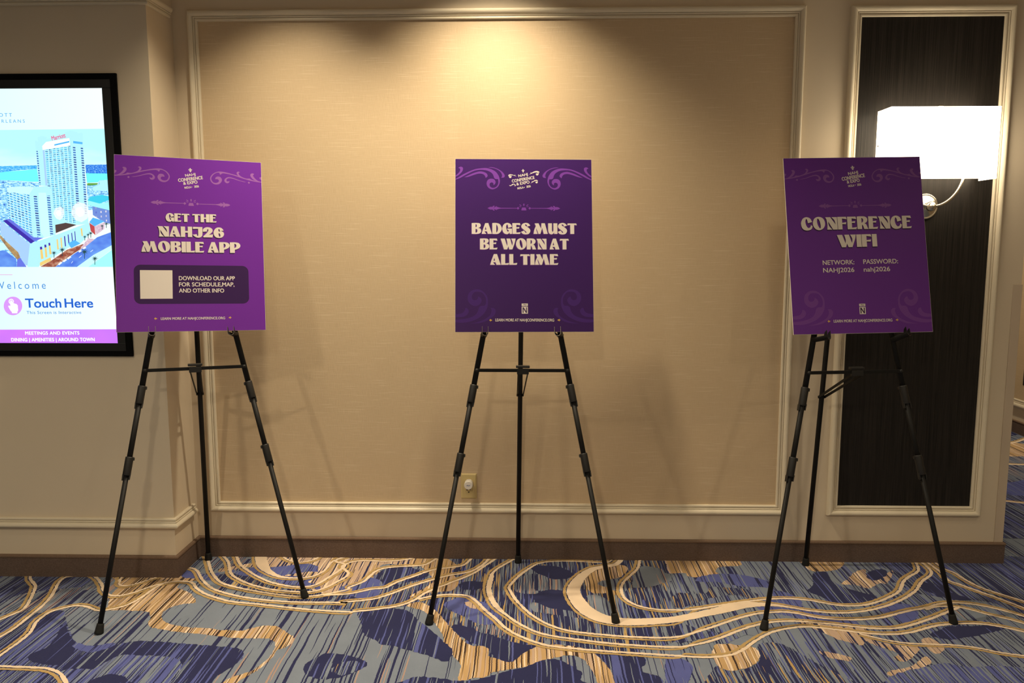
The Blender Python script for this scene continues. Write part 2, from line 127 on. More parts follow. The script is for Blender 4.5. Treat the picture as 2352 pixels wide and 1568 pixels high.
"BLb": [[(-270.16,69.6,1),(-255.95,70.88,0),(-241.74,74.77,0),(-233.98,83.24,0),(-230.1,94.98,1),(-221.05,91.06,0),(-217.17,80.62,0),(-223.65,67.59,0),(-237.87,59.79,0),(-255.95,57.86,0),(-270.15,58.53,1)],[(-270.14,48.11,1),(-246.91,49.38,0),(-224.95,53.26,0),(-204.26,59.74,0),(-190.02,68.85,0),(-182.24,80.58,0),(-177.03,96.24,0),(-169.25,102.11,0),(-156.29,102.75,1),(-151.08,110.59,0),(-149.75,123.67,0),(-153.6,139.38,0),(-165.25,153.79,0),(-180.81,157.73,0),(-195.08,155.77,0),(-204.17,144.64,0),(-204.83,132.86,0),(-199.01,125.66,0),(-188.64,125.65,0),(-182.15,131.54,0),(-180.84,139.39,1),(-171.77,134.15,0),(-167.26,123.68,0),(-171.82,111.91,0),(-182.2,104.08,0),(-195.15,101.48,0),(-209.39,108.02,0),(-219.09,119.79,0),(-221.67,135.48,0),(-217.12,151.19,0),(-204.15,162.97,0),(-185.98,167.56,0),(-169.12,163.62,0),(-153.57,151.17,0),(-144.53,135.45,0),(-142.63,118.43,0),(-144.64,97.52,0),(-155.06,76.63,0),(-171.92,59.7,0),(-195.23,46.7,0),(-221.08,38.93,0),(-246.91,36.37,0),(-270.14,39.01,1)],[(-132.98,94.24,1),(-121.31,94.23,0),(-113.56,87.03,0),(-112.95,76.59,0),(-120.12,63.55,0),(-134.4,53.13,0),(-149.97,42.73,0),(-175.85,34.96,0),(-214.62,33.07,1),(-188.78,37.58,0),(-165.49,45.36,0),(-146.05,55.76,0),(-134.36,66.17,0),(-129.14,79.22,0),(-129.11,88.36,0)]],
"TLa": [[(-272.75,619.17,1),(-268.44,626.6,0),(-262.83,625.32,0),(-262.18,621.36,0),(-267.17,615.49,0),(-272.82,612.78,1)],[(-272.89,607.19,1),(-260.22,608.68,0),(-248.85,615.7,0),(-240.24,625.8,0),(-237.33,632.38,0),(-242.21,638.52,1),(-234.39,640.58,0),(-228.06,636.93,0),(-227.45,628.93,0),(-233.24,619.78,0),(-240.4,613.77,0),(-248.92,610.1,1),(-231.91,613.43,0),(-224.75,618.65,1),(-210.53,617.83,0),(-196.2,622.65,0),(-187.54,627.97,0),(-182.41,635.53,0),(-183.06,640.34,0),(-188.06,641.66,1),(-181.56,645.27,0),(-175.15,641.6,0),(-175.25,634.32,0),(-180.38,627.57,1),(-160.16,632.76,0),(-138.4,638.05,0),(-116.56,641.26,0),(-100.54,639.4,0),(-84.58,630.52,0),(-75.97,618.75,0),(-73.93,609.06,0),(-77.81,597.43,0),(-86.74,589.64,0),(-97.02,587.48,0),(-108.63,590.95,0),(-116.49,600.29,0),(-117.79,609.96,0),(-112.56,618.38,0),(-103.77,620.49,0),(-95.06,616.89,0),(-93.0,608.86,1),(-102.5,609.16,0),(-106.96,604.04,0),(-104.15,597.69,0),(-95.44,594.07,0),(-85.16,596.24,0),(-79.14,605.52,0),(-78.97,615.32,0),(-87.55,627.91,0),(-99.14,635.41,0),(-109.35,636.13,1),(-110.16,631.53,0),(-113.13,628.11,1),(-121.04,634.17,0),(-138.48,633.18,0),(-160.22,628.71,0),(-189.09,619.82,0),(-217.73,611.8,0),(-246.15,606.25,0),(-272.93,603.52,1)],[(-210.73,603.35,1),(-189.26,607.72,0),(-167.62,615.36,0),(-153.15,619.71,0),(-141.58,620.03,0),(-131.53,614.09,0),(-127.3,606.21,0),(-128.85,599.63,0),(-136.18,594.71,0),(-144.1,597.21,0),(-146.88,604.35,1),(-138.96,602.34,0),(-135.28,605.78,0),(-137.36,612.15,0),(-145.98,615.73,0),(-160.44,614.13,0),(-182.1,607.3,0),(-202.18,603.0,0)],[(-224.98,600.98,0),(-220.66,605.22,0),(-216.45,601.43,0),(-220.77,597.03,0)]]},"boards": {"app": {"M": [[.92462,-.37653,-.05746],[.38014,.90277,.20124],[-.0239,-.20791,.97786]],
"o": [-1.318,-.395,1.074],
"head": [{"t": "GET THE","p0": (-91.72,431.43),"p1": (94.44,432.9),"cap": 32.87},{"t": "NAHJ26","p0": (-121.02,371.22),"p1": (121.36,372.5),"cap": 41.4},{"t": "MOBILE APP","p0": (-179.28,309.92),"p1": (181.13,311.74),"cap": 42.3}],
"text": [{"t": "DOWNLOAD OUR APP","p0": (-48.2,200.48),"p1": (157.35,201.28),"cap": 15.41,"w": 1.0},{"t": "FOR SCHEDULE,MAP,","p0": (-48.2,175.96),"p1": (154.92,176.66),"cap": 15.39,"w": 1.0},{"t": "AND OTHER INFO","p0": (-48.64,151.95),"p1": (115.89,152.06),"cap": 15.36,"w": 1.0}],
"foot": {"t": "LEARN MORE AT NAHJCONFERENCE.ORG","p0": (-115.29,45.54),"p1": (117.09,45.75),"cap": 9.47},"icons": [(-133.7,50.48),(135.91,51.87)],
"div": [(-144.79,505.45),(1.6,506.02),(147.98,505.62)],
"logo": [{"t": "NAHJ","p0": (-16.9,613.27),"p1": (20.33,620.71),"cap": 11.85},{"t": "CONFERENCE","p0": (-42.55,591.09),"p1": (47.17,607.27),"cap": 15.08},{"t": "& EXPO","p0": (-24.51,580.21),"p1": (27.21,588.89),"cap": 13.96},{"t": "NOLA     2026","p0": (-20.5,564.34),"p1": (31.71,573.44),"cap": 8.53}],
"fleur": [(1.36,631.55),(.96,649.67)],
"dia": (5.45,572.98),"box": [(-206.96,258.62),(210.73,260.66),(208.7,108.2),(-207.79,106.68)],
"tile": [(-186.0,238.48),(-71.18,238.76),(-71.82,128.02),(-185.9,127.32)]},"badge": {"M": [[.99817,-.0597,-.00964],[.06039,.97603,.20908],[-.00307,-.20928,.97785]],
"o": [-.028,-.369,1.07],
"head": [{"t": "BADGES MUST","p0": (-205.33,386.77),"p1": (208.43,387.37),"cap": 43.05},{"t": "BE WORN AT","p0": (-173.15,325.22),"p1": (176.5,325.62),"cap": 42.92},{"t": "ALL TIME","p0": (-133.43,264.05),"p1": (134.08,264.32),"cap": 42.59}],
"foot": {"t": "LEARN MORE AT NAHJCONFERENCE.ORG","p0": (-113.86,41.9),"p1": (114.7,41.08),"cap": 10.52},"icons": [(-131.89,46.23),(133.85,46.32)],
"div": [(-143.47,489.87),(-.02,489.9),(143.4,489.43)],
"logo": [{"t": "NAHJ","p0": (-19.73,614.88),"p1": (16.62,622.21),"cap": 12.13},{"t": "CONFERENCE","p0": (-45.57,592.54),"p1": (43.33,608.46),"cap": 14.13},{"t": "& EXPO","p0": (-27.58,581.19),"p1": (23.38,590.17),"cap": 13.45},{"t": "NOLA     2026","p0": (-23.99,565.34),"p1": (27.89,575.12),"cap": 8.33}],
"fleur": [(-2.19,633.17),(-2.09,647.75)],
"dia": (1.76,573.66),"swash": [[(-26.31,617.54,1),(-32.89,620.2,0),(-34.83,626.93,1),(-36.18,622.21,0),(-44.74,624.86,0),(-53.96,626.16,0),(-59.91,623.44,0),(-61.65,618.71,1),(-57.94,621.43,0),(-58.62,616.71,0),(-56.01,612.01,0),(-51.4,611.36,0),(-48.08,615.41,0),(-48.72,619.45,0),(-52.01,620.78,0),(-52.69,617.41,1),(-54.66,618.07,0),(-54.65,620.77,0),(-50.03,622.14,0),(-40.8,621.51,0),(-32.9,618.86,0)],[(21.27,625.47,1),(27.91,630.63,0),(26.63,636.29,1),(31.23,632.67,0),(41.18,638.12,0),(53.1,640.21,0),(61.01,637.55,0),(62.3,632.83,1),(57.69,634.83,0),(59.62,629.44,0),(56.93,623.36,0),(51.63,621.98,0),(48.36,626.01,0),(49.72,630.74,0),(53.02,630.09,1),(53.66,627.39,0),(55.67,630.77,0),(53.05,634.13,0),(43.79,633.41,0),(31.86,629.3,0)],[(-57.88,582.8,1),(-51.56,581.75,0),(-44.94,587.16,0),(-38.35,587.86,0),(-33.1,584.53,0),(-31.8,580.5,0),(-34.45,578.06,0),(-36.81,580.47,1),(-35.08,583.17,0),(-39.02,585.17,0),(-42.32,584.48,0),(-41.69,579.78,1),(-44.97,583.13,0),(-50.26,579.07,0),(-55.52,579.31,0)],[(26.55,589.51,1),(32.27,595.6,0),(31.65,601.26,1),(35.58,597.64,0),(43.55,603.07,0),(51.48,604.05,0),(56.47,600.43,1),(53.43,599.74,0),(55.37,595.04,0),(53.36,590.99,0),(49.39,590.57,0),(46.39,594.32,0),(48.13,597.7,1),(51.41,595.69,0),(52.1,599.06,0),(46.16,599.71,0),(35.56,594.27,0)]],
"emblem": [(-11.36,111.54),(13.02,101.96),(-11.18,99.36),(12.94,71.74)]},"wifi": {"M": [[.99769,-.06127,-.02941],[.06621,.97384,.21738],[.01533,-.21882,.97564]],
"o": [1.262,-.4,1.071],
"head": [{"t": "CONFERENCE","p0": (-215.69,402.88),"p1": (218.32,404.0),"cap": 49.47},{"t": "WIFI","p0": (-77.89,333.24),"p1": (77.57,334.65),"cap": 48.74}],
"text": [{"t": "NETWORK:","p0": (-140.28,266.24),"p1": (-17.46,266.87),"cap": 16.95,"w": 0.8},{"t": "NAHJ2026","p0": (-140.35,236.64),"p1": (-19.47,237.05),"cap": 16.92,"w": 0.8},{"t": "PASSWORD:","p0": (18.04,267.24),"p1": (153.55,267.66),"cap": 17.0,"w": 0.8},{"t": "nahj2026","p0": (18.0,237.17),"p1": (120.48,237.73),"cap": 16.96,"w": 0.8}],
"foot": {"t": "LEARN MORE AT NAHJCONFERENCE.ORG","p0": (-112.1,43.15),"p1": (115.26,43.17),"cap": 10.32},"icons": [(-130.7,48.22),(134.21,48.43)],
"div": [(-141.73,495.79),(1.47,496.53),(145.66,496.78)],
"logo": [{"t": "NAHJ","p0": (-16.94,617.03),"p1": (21.65,623.32),"cap": 13.65},{"t": "CONFERENCE","p0": (-43.01,595.02),"p1": (47.28,609.34),"cap": 16.55},{"t": "& EXPO","p0": (-24.45,584.08),"p1": (25.71,590.67),"cap": 14.59},{"t": "NOLA     2026","p0": (-20.12,569.46),"p1": (30.98,576.02),"cap": 8.75}],
"fleur": [(.77,636.27),(1.09,655.28)],
"dia": (6.49,577.82),"emblem": [(-9.55,113.28),(14.41,103.7),(-9.46,101.08),(14.7,73.32)]}},"easels": {"app": {"FL": [-1.5784,-.7312,.0],
"FR": [-.9091,-.4177,.0],
"RE": [-1.4527,-.045,.0],
"HL": [-1.4731,-.4171,1.0665],
"HR": [-1.1902,-.3005,1.0607],
"AL": [-1.4258,-.2758,1.5464],
"AR": [-1.3167,-.2477,1.538],
"AP": [-1.3745,-.2347,1.5359],
"JL": [-1.4866,-.4574,.9299],
"JR": [-1.1544,-.3154,.9256],
"BK": [-1.3215,-.3868,.9277],
"PB": [-1.4132,-.141,.7773],
"cols": [[.817,.7544,.5739,.5113],[.8145,.7519,.5764,.5113]]},"badge": {"FL": [-.3831,-.6303,.0],
"FR": [.3175,-.604,.0],
"RE": [-.0599,-.045,.0],
"HL": [-.1887,-.354,1.0615],
"HR": [.1107,-.336,1.06],
"AL": [-.1011,-.2297,1.5392],
"AR": [.0177,-.2154,1.537],
"AP": [-.0395,-.1933,1.5318],
"JL": [-.2138,-.3897,.9243],
"JR": [.1378,-.3711,.9211],
"BK": [-.0356,-.3803,.9227],
"PB": [-.0496,-.1198,.7728],
"cols": [[.817,.7544,.5764,.5113],[.817,.7544,.5739,.5088]]},"wifi": {"FL": [.8548,-.6458,.0],
"FR": [1.5783,-.582,.0],
"RE": [1.2096,-.045,.0],
"HL": [1.0771,-.3909,1.0445],
"HR": [1.3856,-.3719,1.0428],
"AL": [1.1772,-.2762,1.5145],
"AR": [1.299,-.2773,1.512],
"AP": [1.2062,-.2475,1.5067],
"JL": [1.0513,-.4205,.9231],
"JR": [1.4071,-.3952,.9267],
"BK": [1.2368,-.4073,.925],
"PB": [1.2079,-.1492,.7751],
"cols": [[.8296,.7644,.584,.5163],[.8346,.7694,.5865,.5163]]}},"screen_text": [{"t": "MARRIOTT","p0": (-2.2059,1.9142),"p1": (-2.0677,1.9135),"cap": 0.0132,"col": "logo_blue","sp": 1.5,"w": 0.1},{"t": "NEW ORLEANS","p0": (-2.2063,1.8904),"p1": (-2.018,1.8899),"cap": 0.0124,"col": "logo_blue","sp": 1.5,"w": 0},{"t": "Welcome","p0": (-2.194,1.2292),"p1": (-1.982,1.2302),"cap": 0.0294,"col": "blue_text","sp": 1.45,"w": -0.1},{"t": "Touch","p0": (-2.0712,1.1533),"p1": (-1.9238,1.1537),"cap": 0.036,"col": "deep_blue","sp": 1.0,"w": 0.9},{"t": "Here","p0": (-1.9081,1.1537),"p1": (-1.7919,1.154),"cap": 0.0359,"col": "deep_blue","sp": 1.0,"w": 0.9},{"t": "This Screen is Interactive","p0": (-2.0693,1.1269),"p1": (-1.8424,1.1278),"cap": 0.0123,"col": "blue_text","sp": 1.1,"w": 0.1},{"t": "MEETINGS AND EVENTS","p0": (-2.0818,1.0414),"p1": (-1.8566,1.0425),"cap": 0.0133,"col": "white","sp": 1.08,"w": 1.0},{"t": "DINING | AMENITIES | AROUND TOWN","p0": (-2.142,1.0134),"p1": (-1.7947,1.0153),"cap": 0.0138,"col": "white","sp": 1.05,"w": 1.0},{"t": "Marriott","p0": (-1.9123,1.8202),"p1": (-1.8563,1.8327),"cap": 0.0171,"col": "sign_red","sp": 1.0,"w": 0.8}],
"screen_polys": [("sky",[(-2.2186,1.8617),(-2.1215,1.8625),(-1.69,1.8656),(-1.69,1.6192),(-1.69,1.319),(-2.1659,1.3187),(-2.2651,1.3187)]),
("shore",[(-2.231,1.7169),(-2.133,1.7216),(-1.984,1.7242),(-1.9852,1.7089),(-2.0497,1.7061),(-2.103,1.7001),(-2.135,1.6962),(-2.2331,1.6924)]),
("water",[(-2.233,1.6934),(-2.135,1.6962),(-2.103,1.7001),(-1.9852,1.7089),(-1.9816,1.6589),(-2.0112,1.659),(-2.0742,1.6633),(-2.1375,1.6665),(-2.2353,1.6668)]),
("city",[(-2.2353,1.6668),(-2.1375,1.6665),(-2.0744,1.6612),(-1.9819,1.6548),(-2.0065,1.3296),(-2.2651,1.3187)]),
("shore_blue",[(-1.7872,1.7255),(-1.69,1.7262),(-1.69,1.6907),(-1.7874,1.692)]),
("water",[(-1.7874,1.692),(-1.69,1.6907),(-1.69,1.6642),(-1.7325,1.6643),(-1.7414,1.6561),(-1.7858,1.6542)]),
("city",[(-1.7875,1.644),(-1.7416,1.6531),(-1.7325,1.6643),(-1.69,1.6662),(-1.69,1.5474),(-1.7888,1.5476)]),
("pale",[(-1.7337,1.6622),(-1.69,1.6662),(-1.69,1.6233),(-1.7625,1.6235),(-1.7615,1.6399),(-1.7347,1.6459)]),
("grass",[(-1.7871,1.6501),(-1.7816,1.6532),(-1.7416,1.6531),(-1.7441,1.647),(-1.7654,1.644),(-1.7843,1.644)]),
("pale",[(-1.9839,1.8225),(-1.9738,1.8174),(-1.9736,1.8336),(-1.9554,1.8395),(-1.9348,1.8344),(-1.9375,1.8264),(-1.8607,1.8452),(-1.86,1.8542),(-1.8387,1.8592),(-1.8119,1.854),(-1.8102,1.848),(-1.7954,1.8513),(-1.7892,1.8499),(-1.7926,1.754),(-1.7904,1.4918),(-1.8374,1.4878),(-1.9273,1.4776),(-1.9511,1.6424),(-1.9827,1.6446),(-1.983,1.779),(-1.9855,1.8013)]),
("white",[(-1.9573,1.7992),(-1.9404,1.8153),(-1.845,1.83),(-1.8439,1.8007),(-1.9564,1.784)]),
("lilac",[(-1.9564,1.783),(-1.949,1.7839),(-1.9478,1.6445),(-1.9552,1.6445)]),
("facade",[(-1.949,1.7839),(-1.8429,1.7997),(-1.8396,1.6972),(-1.8409,1.558),(-1.8371,1.4919),(-1.885,1.5044),(-1.932,1.5582),(-1.9296,1.6198),(-1.9478,1.6445)]),
("dashes",[(-1.8335,1.7997),(-1.8231,1.7986),(-1.8231,1.7236),(-1.823,1.5723),(-1.8346,1.5724),(-1.8336,1.7237)]),
("dashes",[(-1.8017,1.7965),(-1.7925,1.7955),(-1.7916,1.7235),(-1.7911,1.6215),(-1.7945,1.5311),(-1.8026,1.5311),(-1.8017,1.6215),(-1.8021,1.7236)]),
("dashes",[(-1.9829,1.78),(-1.9762,1.78),(-1.9741,1.6466),(-1.9804,1.6466)]),
("blue",[(-1.8301,1.8188),(-1.7927,1.8136),(-1.7933,1.8056),(-1.8307,1.8098)]),
("blue",[(-1.9075,1.806),(-1.8458,1.8189),(-1.8462,1.8128),(-1.9079,1.8)]),
("pale2",[(-2.1145,1.6367),(-2.0549,1.6407),(-2.0043,1.6385),(-1.9935,1.6139),(-2.0236,1.6078),(-2.1137,1.6203)]),
("facade2",[(-2.1147,1.6203),(-2.0246,1.6078),(-2.022,1.5171),(-2.0214,1.4424),(-2.1138,1.5131)]),
("pale",[(-2.0245,1.6098),(-2.0022,1.6385),(-1.949,1.6424),(-1.9389,1.6363),(-1.9296,1.6198),(-1.9259,1.4962),(-1.9285,1.4464),(-1.9901,1.434),(-2.0116,1.4309),(-2.0212,1.4445)]),
("pale2",[(-1.9859,1.6159),(-1.9552,1.6158),(-1.9511,1.4423),(-1.975,1.4361),(-1.9882,1.459)]),
("dashes",[(-2.007,1.6026),(-1.9932,1.6036),(-1.9903,1.4444),(-2.0036,1.4382)]),
("dashes",[(-1.953,1.6035),(-1.9402,1.6045),(-1.9379,1.4485),(-1.9499,1.4444)]),
("lilac",[(-2.1507,1.5049),(-2.1386,1.4966),(-2.0366,1.4112),(-1.9997,1.4195),(-2.0073,1.3187),(-2.0624,1.3254),(-2.0811,1.3611),(-2.1549,1.453)]),
("purple",[(-2.14,1.5049),(-2.1248,1.509),(-2.0166,1.4216),(-2.0321,1.4133),(-2.1102,1.4779)]),
("violet",[(-2.1248,1.509),(-2.1117,1.5131),(-2.0196,1.4382),(-1.9792,1.4361),(-2.0166,1.4216)]),
("pale",[(-2.0366,1.4112),(-1.9295,1.4464),(-1.814,1.4877),(-1.7817,1.496),(-1.7845,1.4545),(-1.8254,1.4151),(-1.8822,1.3943),(-2.0025,1.3254),(-2.0073,1.3187),(-2.0544,1.3187)]),
("brown_dark",[(-1.9265,1.4879),(-1.8834,1.4961),(-1.8395,1.4878),(-1.9268,1.4547)]),
("glow",[(-1.8871,1.5333),(-1.8926,1.5168),(-1.906,1.5065),(-1.9204,1.5128),(-1.9317,1.5334),(-1.9217,1.554),(-1.9022,1.5602),(-1.8879,1.5519)]),
("glow",[(-1.7828,1.5414),(-1.7933,1.5125),(-1.8176,1.4981),(-1.8424,1.5064),(-1.8575,1.5333),(-1.8491,1.5621),(-1.8268,1.5785),(-1.7977,1.5723)]),
("white",[(-1.8977,1.5334),(-1.9027,1.523),(-1.9133,1.5231),(-1.9209,1.5355),(-1.9117,1.5458),(-1.9011,1.5457)]),
("white",[(-1.8019,1.5414),(-1.8095,1.5229),(-1.8267,1.5188),(-1.8404,1.5353),(-1.8347,1.5559),(-1.8154,1.56)]),
("gold",[(-1.9958,1.3997),(-1.9872,1.4007),(-1.9844,1.3526),(-1.9953,1.3495)]),
("gold",[(-1.9771,1.408),(-1.9695,1.409),(-1.9679,1.3589),(-1.9767,1.3558)]),
("gold",[(-1.9595,1.4153),(-1.953,1.4163),(-1.9499,1.3714),(-1.9587,1.3683)]),
("gold",[(-1.9254,1.4298),(-1.92,1.4308),(-1.9187,1.3902),(-1.9252,1.3881)]),
("gold",[(-1.909,1.436),(-1.9036,1.4371),(-1.9033,1.3964),(-1.9088,1.3944)]),
("gold",[(-1.8236,1.4722),(-1.8171,1.4743),(-1.8159,1.4442),(-1.8214,1.4421)]),
("purple",[(-1.9958,1.3997),(-1.9872,1.4007),(-1.9865,1.3903),(-1.9956,1.3882)]),
("purple",[(-1.9771,1.408),(-1.9695,1.409),(-1.9688,1.3986),(-1.9767,1.3965)]),
("purple",[(-1.9595,1.4153),(-1.953,1.4163),(-1.9523,1.4059),(-1.9593,1.4038)]),
("purple",[(-1.8937,1.4422),(-1.8893,1.4433),(-1.888,1.4027),(-1.8924,1.4006)]),
("purple",[(-1.8783,1.4484),(-1.8744,1.4501),(-1.8732,1.4152),(-1.8774,1.4131)]),
("purple",[(-1.863,1.4547),(-1.8595,1.4563),(-1.8586,1.4214),(-1.8621,1.4193)]),
("purple",[(-1.8498,1.4609),(-1.8468,1.4625),(-1.8455,1.4255),(-1.849,1.4235)]),
("gold",[(-2.0006,1.3359),(-1.9552,1.3578),(-1.953,1.3442),(-2.0007,1.3212)]),
("brown",[(-1.9986,1.3201),(-1.953,1.3442),(-1.8847,1.3881),(-1.8172,1.4109),(-1.8071,1.4026),(-1.8537,1.3755),(-1.9298,1.3253),(-1.9388,1.3186),(-1.9945,1.3187)]),
("blue",[(-1.8787,1.4131),(-1.8522,1.4276),(-1.8277,1.413),(-1.8673,1.3943)]),
("pink",[(-1.8312,1.3922),(-1.7944,1.4338),(-1.7628,1.4296),(-1.7591,1.4213),(-1.8094,1.4005)]),
("road",[(-1.9388,1.3186),(-1.8538,1.3734),(-1.8072,1.4005),(-1.758,1.4379),(-1.69,1.4586),(-1.69,1.4067),(-1.7776,1.3671),(-1.8491,1.3186)]),
("pale2",[(-1.8491,1.3186),(-1.7776,1.3671),(-1.69,1.4067),(-1.69,1.39),(-1.8021,1.3186)]),
("cyan",[(-1.8021,1.3186),(-1.69,1.3879),(-1.69,1.319)]),
("white",[(-1.9263,1.3295),(-1.9138,1.34),(-1.9077,1.3358),(-1.9213,1.3253)]),
("white",[(-1.9062,1.3421),(-1.8938,1.3505),(-1.8877,1.3463),(-1.9011,1.3379)]),
("white",[(-1.8871,1.3547),(-1.8737,1.363),(-1.8687,1.3588),(-1.8833,1.3484)]),
("white",[(-1.8204,1.3953),(-1.8094,1.3995),(-1.8044,1.3953),(-1.8165,1.3901)]),
("white",[(-1.8383,1.3818),(-1.8273,1.387),(-1.8233,1.3828),(-1.8355,1.3766)]),
("white",[(-1.8715,1.3337),(-1.8645,1.3421),(-1.8635,1.341),(-1.8705,1.3327)]),
("white",[(-1.8379,1.3567),(-1.8267,1.3651),(-1.8257,1.3638),(-1.8369,1.3555)]),
("white",[(-1.7895,1.3797),(-1.7783,1.388),(-1.7773,1.3867),(-1.7885,1.3784)]),
("slate_win",[(-1.7688,1.5619),(-1.69,1.5453),(-1.69,1.4917),(-1.7224,1.4959),(-1.769,1.5269)]),
("teal",[(-1.7747,1.5989),(-1.7278,1.607),(-1.69,1.6008),(-1.69,1.5864),(-1.7385,1.5722),(-1.7863,1.5846)]),
("cyan",[(-1.7863,1.5846),(-1.7385,1.5722),(-1.69,1.5782),(-1.69,1.5453),(-1.7688,1.5619),(-1.7872,1.5702)]),
("blue",[(-1.7858,1.498),(-1.7697,1.5166),(-1.722,1.5021),(-1.7657,1.4815)]),
("red",[(-1.7859,1.496),(-1.7657,1.4815),(-1.7638,1.4462),(-1.7818,1.4628)]),
("pink",[(-1.7657,1.4815),(-1.7222,1.4979),(-1.7261,1.471),(-1.7617,1.4462)]),
("road",[(-2.2584,1.3968),(-2.1607,1.382),(-2.1432,1.3862),(-2.125,1.3736),(-2.0969,1.3506),(-2.0962,1.3187),(-2.2651,1.3187)]),
("pale2",[(-2.2563,1.4218),(-2.1576,1.4196),(-2.1387,1.4155),(-2.1256,1.3925),(-2.1605,1.3841),(-2.2584,1.3968)]),
("violet",[(-2.0928,1.3485),(-2.0812,1.359),(-2.0565,1.3187),(-2.0962,1.3187)]),
("brown_gold",[(-2.1553,1.4488),(-2.1318,1.4217),(-2.0862,1.3778),(-2.0793,1.3569),(-2.0928,1.3485),(-2.1278,1.3925),(-2.1564,1.4342)]),
("palm",[(-1.9257,1.3756),(-1.9354,1.3746),(-1.9294,1.3693),(-1.9372,1.3731),(-1.9373,1.366),(-1.9398,1.3727),(-1.9462,1.3672),(-1.9421,1.3737),(-1.9516,1.3723),(-1.943,1.3756),(-1.9511,1.379),(-1.9418,1.3775),(-1.945,1.384),(-1.9394,1.3785),(-1.9359,1.3852),(-1.9369,1.3781),(-1.9285,1.3819),(-1.9353,1.3766)]),
("palm",[(-1.9402,1.3756),(-1.9377,1.3756),(-1.9388,1.3549),(-1.9413,1.3549)]),
("palm",[(-1.8879,1.3881),(-1.8995,1.3868),(-1.8923,1.3806),(-1.9018,1.385),(-1.902,1.3766),(-1.905,1.3846),(-1.9128,1.3779),(-1.9077,1.3858),(-1.9191,1.3841),(-1.9086,1.3881),(-1.9186,1.3921),(-1.9074,1.3904),(-1.9113,1.3983),(-1.9045,1.3916),(-1.9003,1.3996),(-1.9014,1.3912),(-1.8912,1.3956),(-1.8994,1.3893)]),
("palm",[(-1.9052,1.3881),(-1.9026,1.3881),(-1.904,1.363),(-1.9066,1.363)]),
("palm",[(-1.7982,1.44),(-1.805,1.4394),(-1.8008,1.4355),(-1.8064,1.4382),(-1.8065,1.4332),(-1.8083,1.438),(-1.813,1.434),(-1.81,1.4386),(-1.8168,1.4376),(-1.8105,1.4401),(-1.8165,1.4426),(-1.8098,1.4415),(-1.8122,1.4461),(-1.808,1.4421),(-1.8056,1.4469),(-1.8061,1.4419),(-1.8002,1.4446),(-1.8049,1.4407)]),
("palm",[(-1.809,1.44),(-1.8065,1.44),(-1.8071,1.4251),(-1.8096,1.4251)]),
("palm",[(-1.7707,1.4545),(-1.779,1.4537),(-1.7738,1.4489),(-1.7808,1.4523),(-1.7808,1.446),(-1.7831,1.4521),(-1.7888,1.4471),(-1.7852,1.4529),(-1.7936,1.4517),(-1.7857,1.4545),(-1.7932,1.4575),(-1.785,1.4562),(-1.7878,1.462),(-1.7828,1.457),(-1.7796,1.463),(-1.7805,1.4568),(-1.7731,1.4601),(-1.7789,1.4554)]),
("palm",[(-1.7836,1.4545),(-1.7811,1.4545),(-1.7819,1.4363),(-1.7844,1.4363)]),
("palm",[(-1.7838,1.4483),(-1.7907,1.4477),(-1.7865,1.4438),(-1.792,1.4465),(-1.7921,1.4415),(-1.7939,1.4463),(-1.7984,1.4423),(-1.7956,1.4469),(-1.8025,1.4459),(-1.7963,1.4483),(-1.8021,1.4508),(-1.7954,1.4498),(-1.7976,1.4544),(-1.7937,1.4504),(-1.7912,1.4552),(-1.7918,1.4502),(-1.7858,1.4529),(-1.7906,1.449)]),
("palm",[(-1.7946,1.4483),(-1.7921,1.4483),(-1.7927,1.4334),(-1.7952,1.4334)]),
("palm",[(-1.7948,1.3797),(-1.8079,1.3782),(-1.7997,1.3711),(-1.8104,1.3761),(-1.8106,1.3665),(-1.814,1.3757),(-1.8226,1.3682),(-1.8173,1.3772),(-1.8303,1.3751),(-1.8185,1.3797),(-1.8296,1.3843),(-1.817,1.3822),(-1.8211,1.3912),(-1.8135,1.3836),(-1.8088,1.3928),(-1.8099,1.3832),(-1.7985,1.3882),(-1.8077,1.3811)]),
("palm",[(-1.8142,1.3797),(-1.8116,1.3797),(-1.8131,1.3513),(-1.8157,1.3513)]),
("palm",[(-1.7562,1.3525),(-1.7678,1.3512),(-1.7605,1.345),(-1.77,1.3494),(-1.7702,1.341),(-1.7732,1.3489),(-1.7809,1.3423),(-1.7759,1.3502),(-1.7873,1.3485),(-1.7768,1.3525),(-1.7868,1.3565),(-1.7756,1.3548),(-1.7796,1.3627),(-1.7728,1.356),(-1.7686,1.364),(-1.7696,1.3556),(-1.7595,1.36),(-1.7676,1.3537)]),
("palm",[(-1.7734,1.3525),(-1.7709,1.3525),(-1.7721,1.3274),(-1.7747,1.3274)]),
("palm",[(-1.7242,1.4835),(-1.7311,1.4828),(-1.7269,1.4789),(-1.7324,1.4816),(-1.7325,1.4766),(-1.7343,1.4814),(-1.7388,1.4775),(-1.736,1.482),(-1.7428,1.481),(-1.7367,1.4835),(-1.7425,1.486),(-1.7358,1.4849),(-1.738,1.4895),(-1.7341,1.4855),(-1.7316,1.4903),(-1.7322,1.4853),(-1.7263,1.488),(-1.731,1.4841)]),
("palm",[(-1.735,1.4835),(-1.7325,1.4835),(-1.7331,1.4686),(-1.7356,1.4686)]),
("palm",[(-1.69,1.4917),(-1.7134,1.4909),(-1.69,1.4867),(-1.7147,1.4896),(-1.7149,1.4841),(-1.7171,1.4894),(-1.722,1.4851),(-1.7187,1.4903),(-1.7264,1.489),(-1.7195,1.4917),(-1.7261,1.4944),(-1.7185,1.4932),(-1.7212,1.4983),(-1.7168,1.494),(-1.7139,1.4994),(-1.7145,1.4938),(-1.69,1.4967),(-1.7133,1.4925)]),
("palm",[(-1.7176,1.4917),(-1.715,1.4917),(-1.7157,1.4752),(-1.7182,1.4752)]),
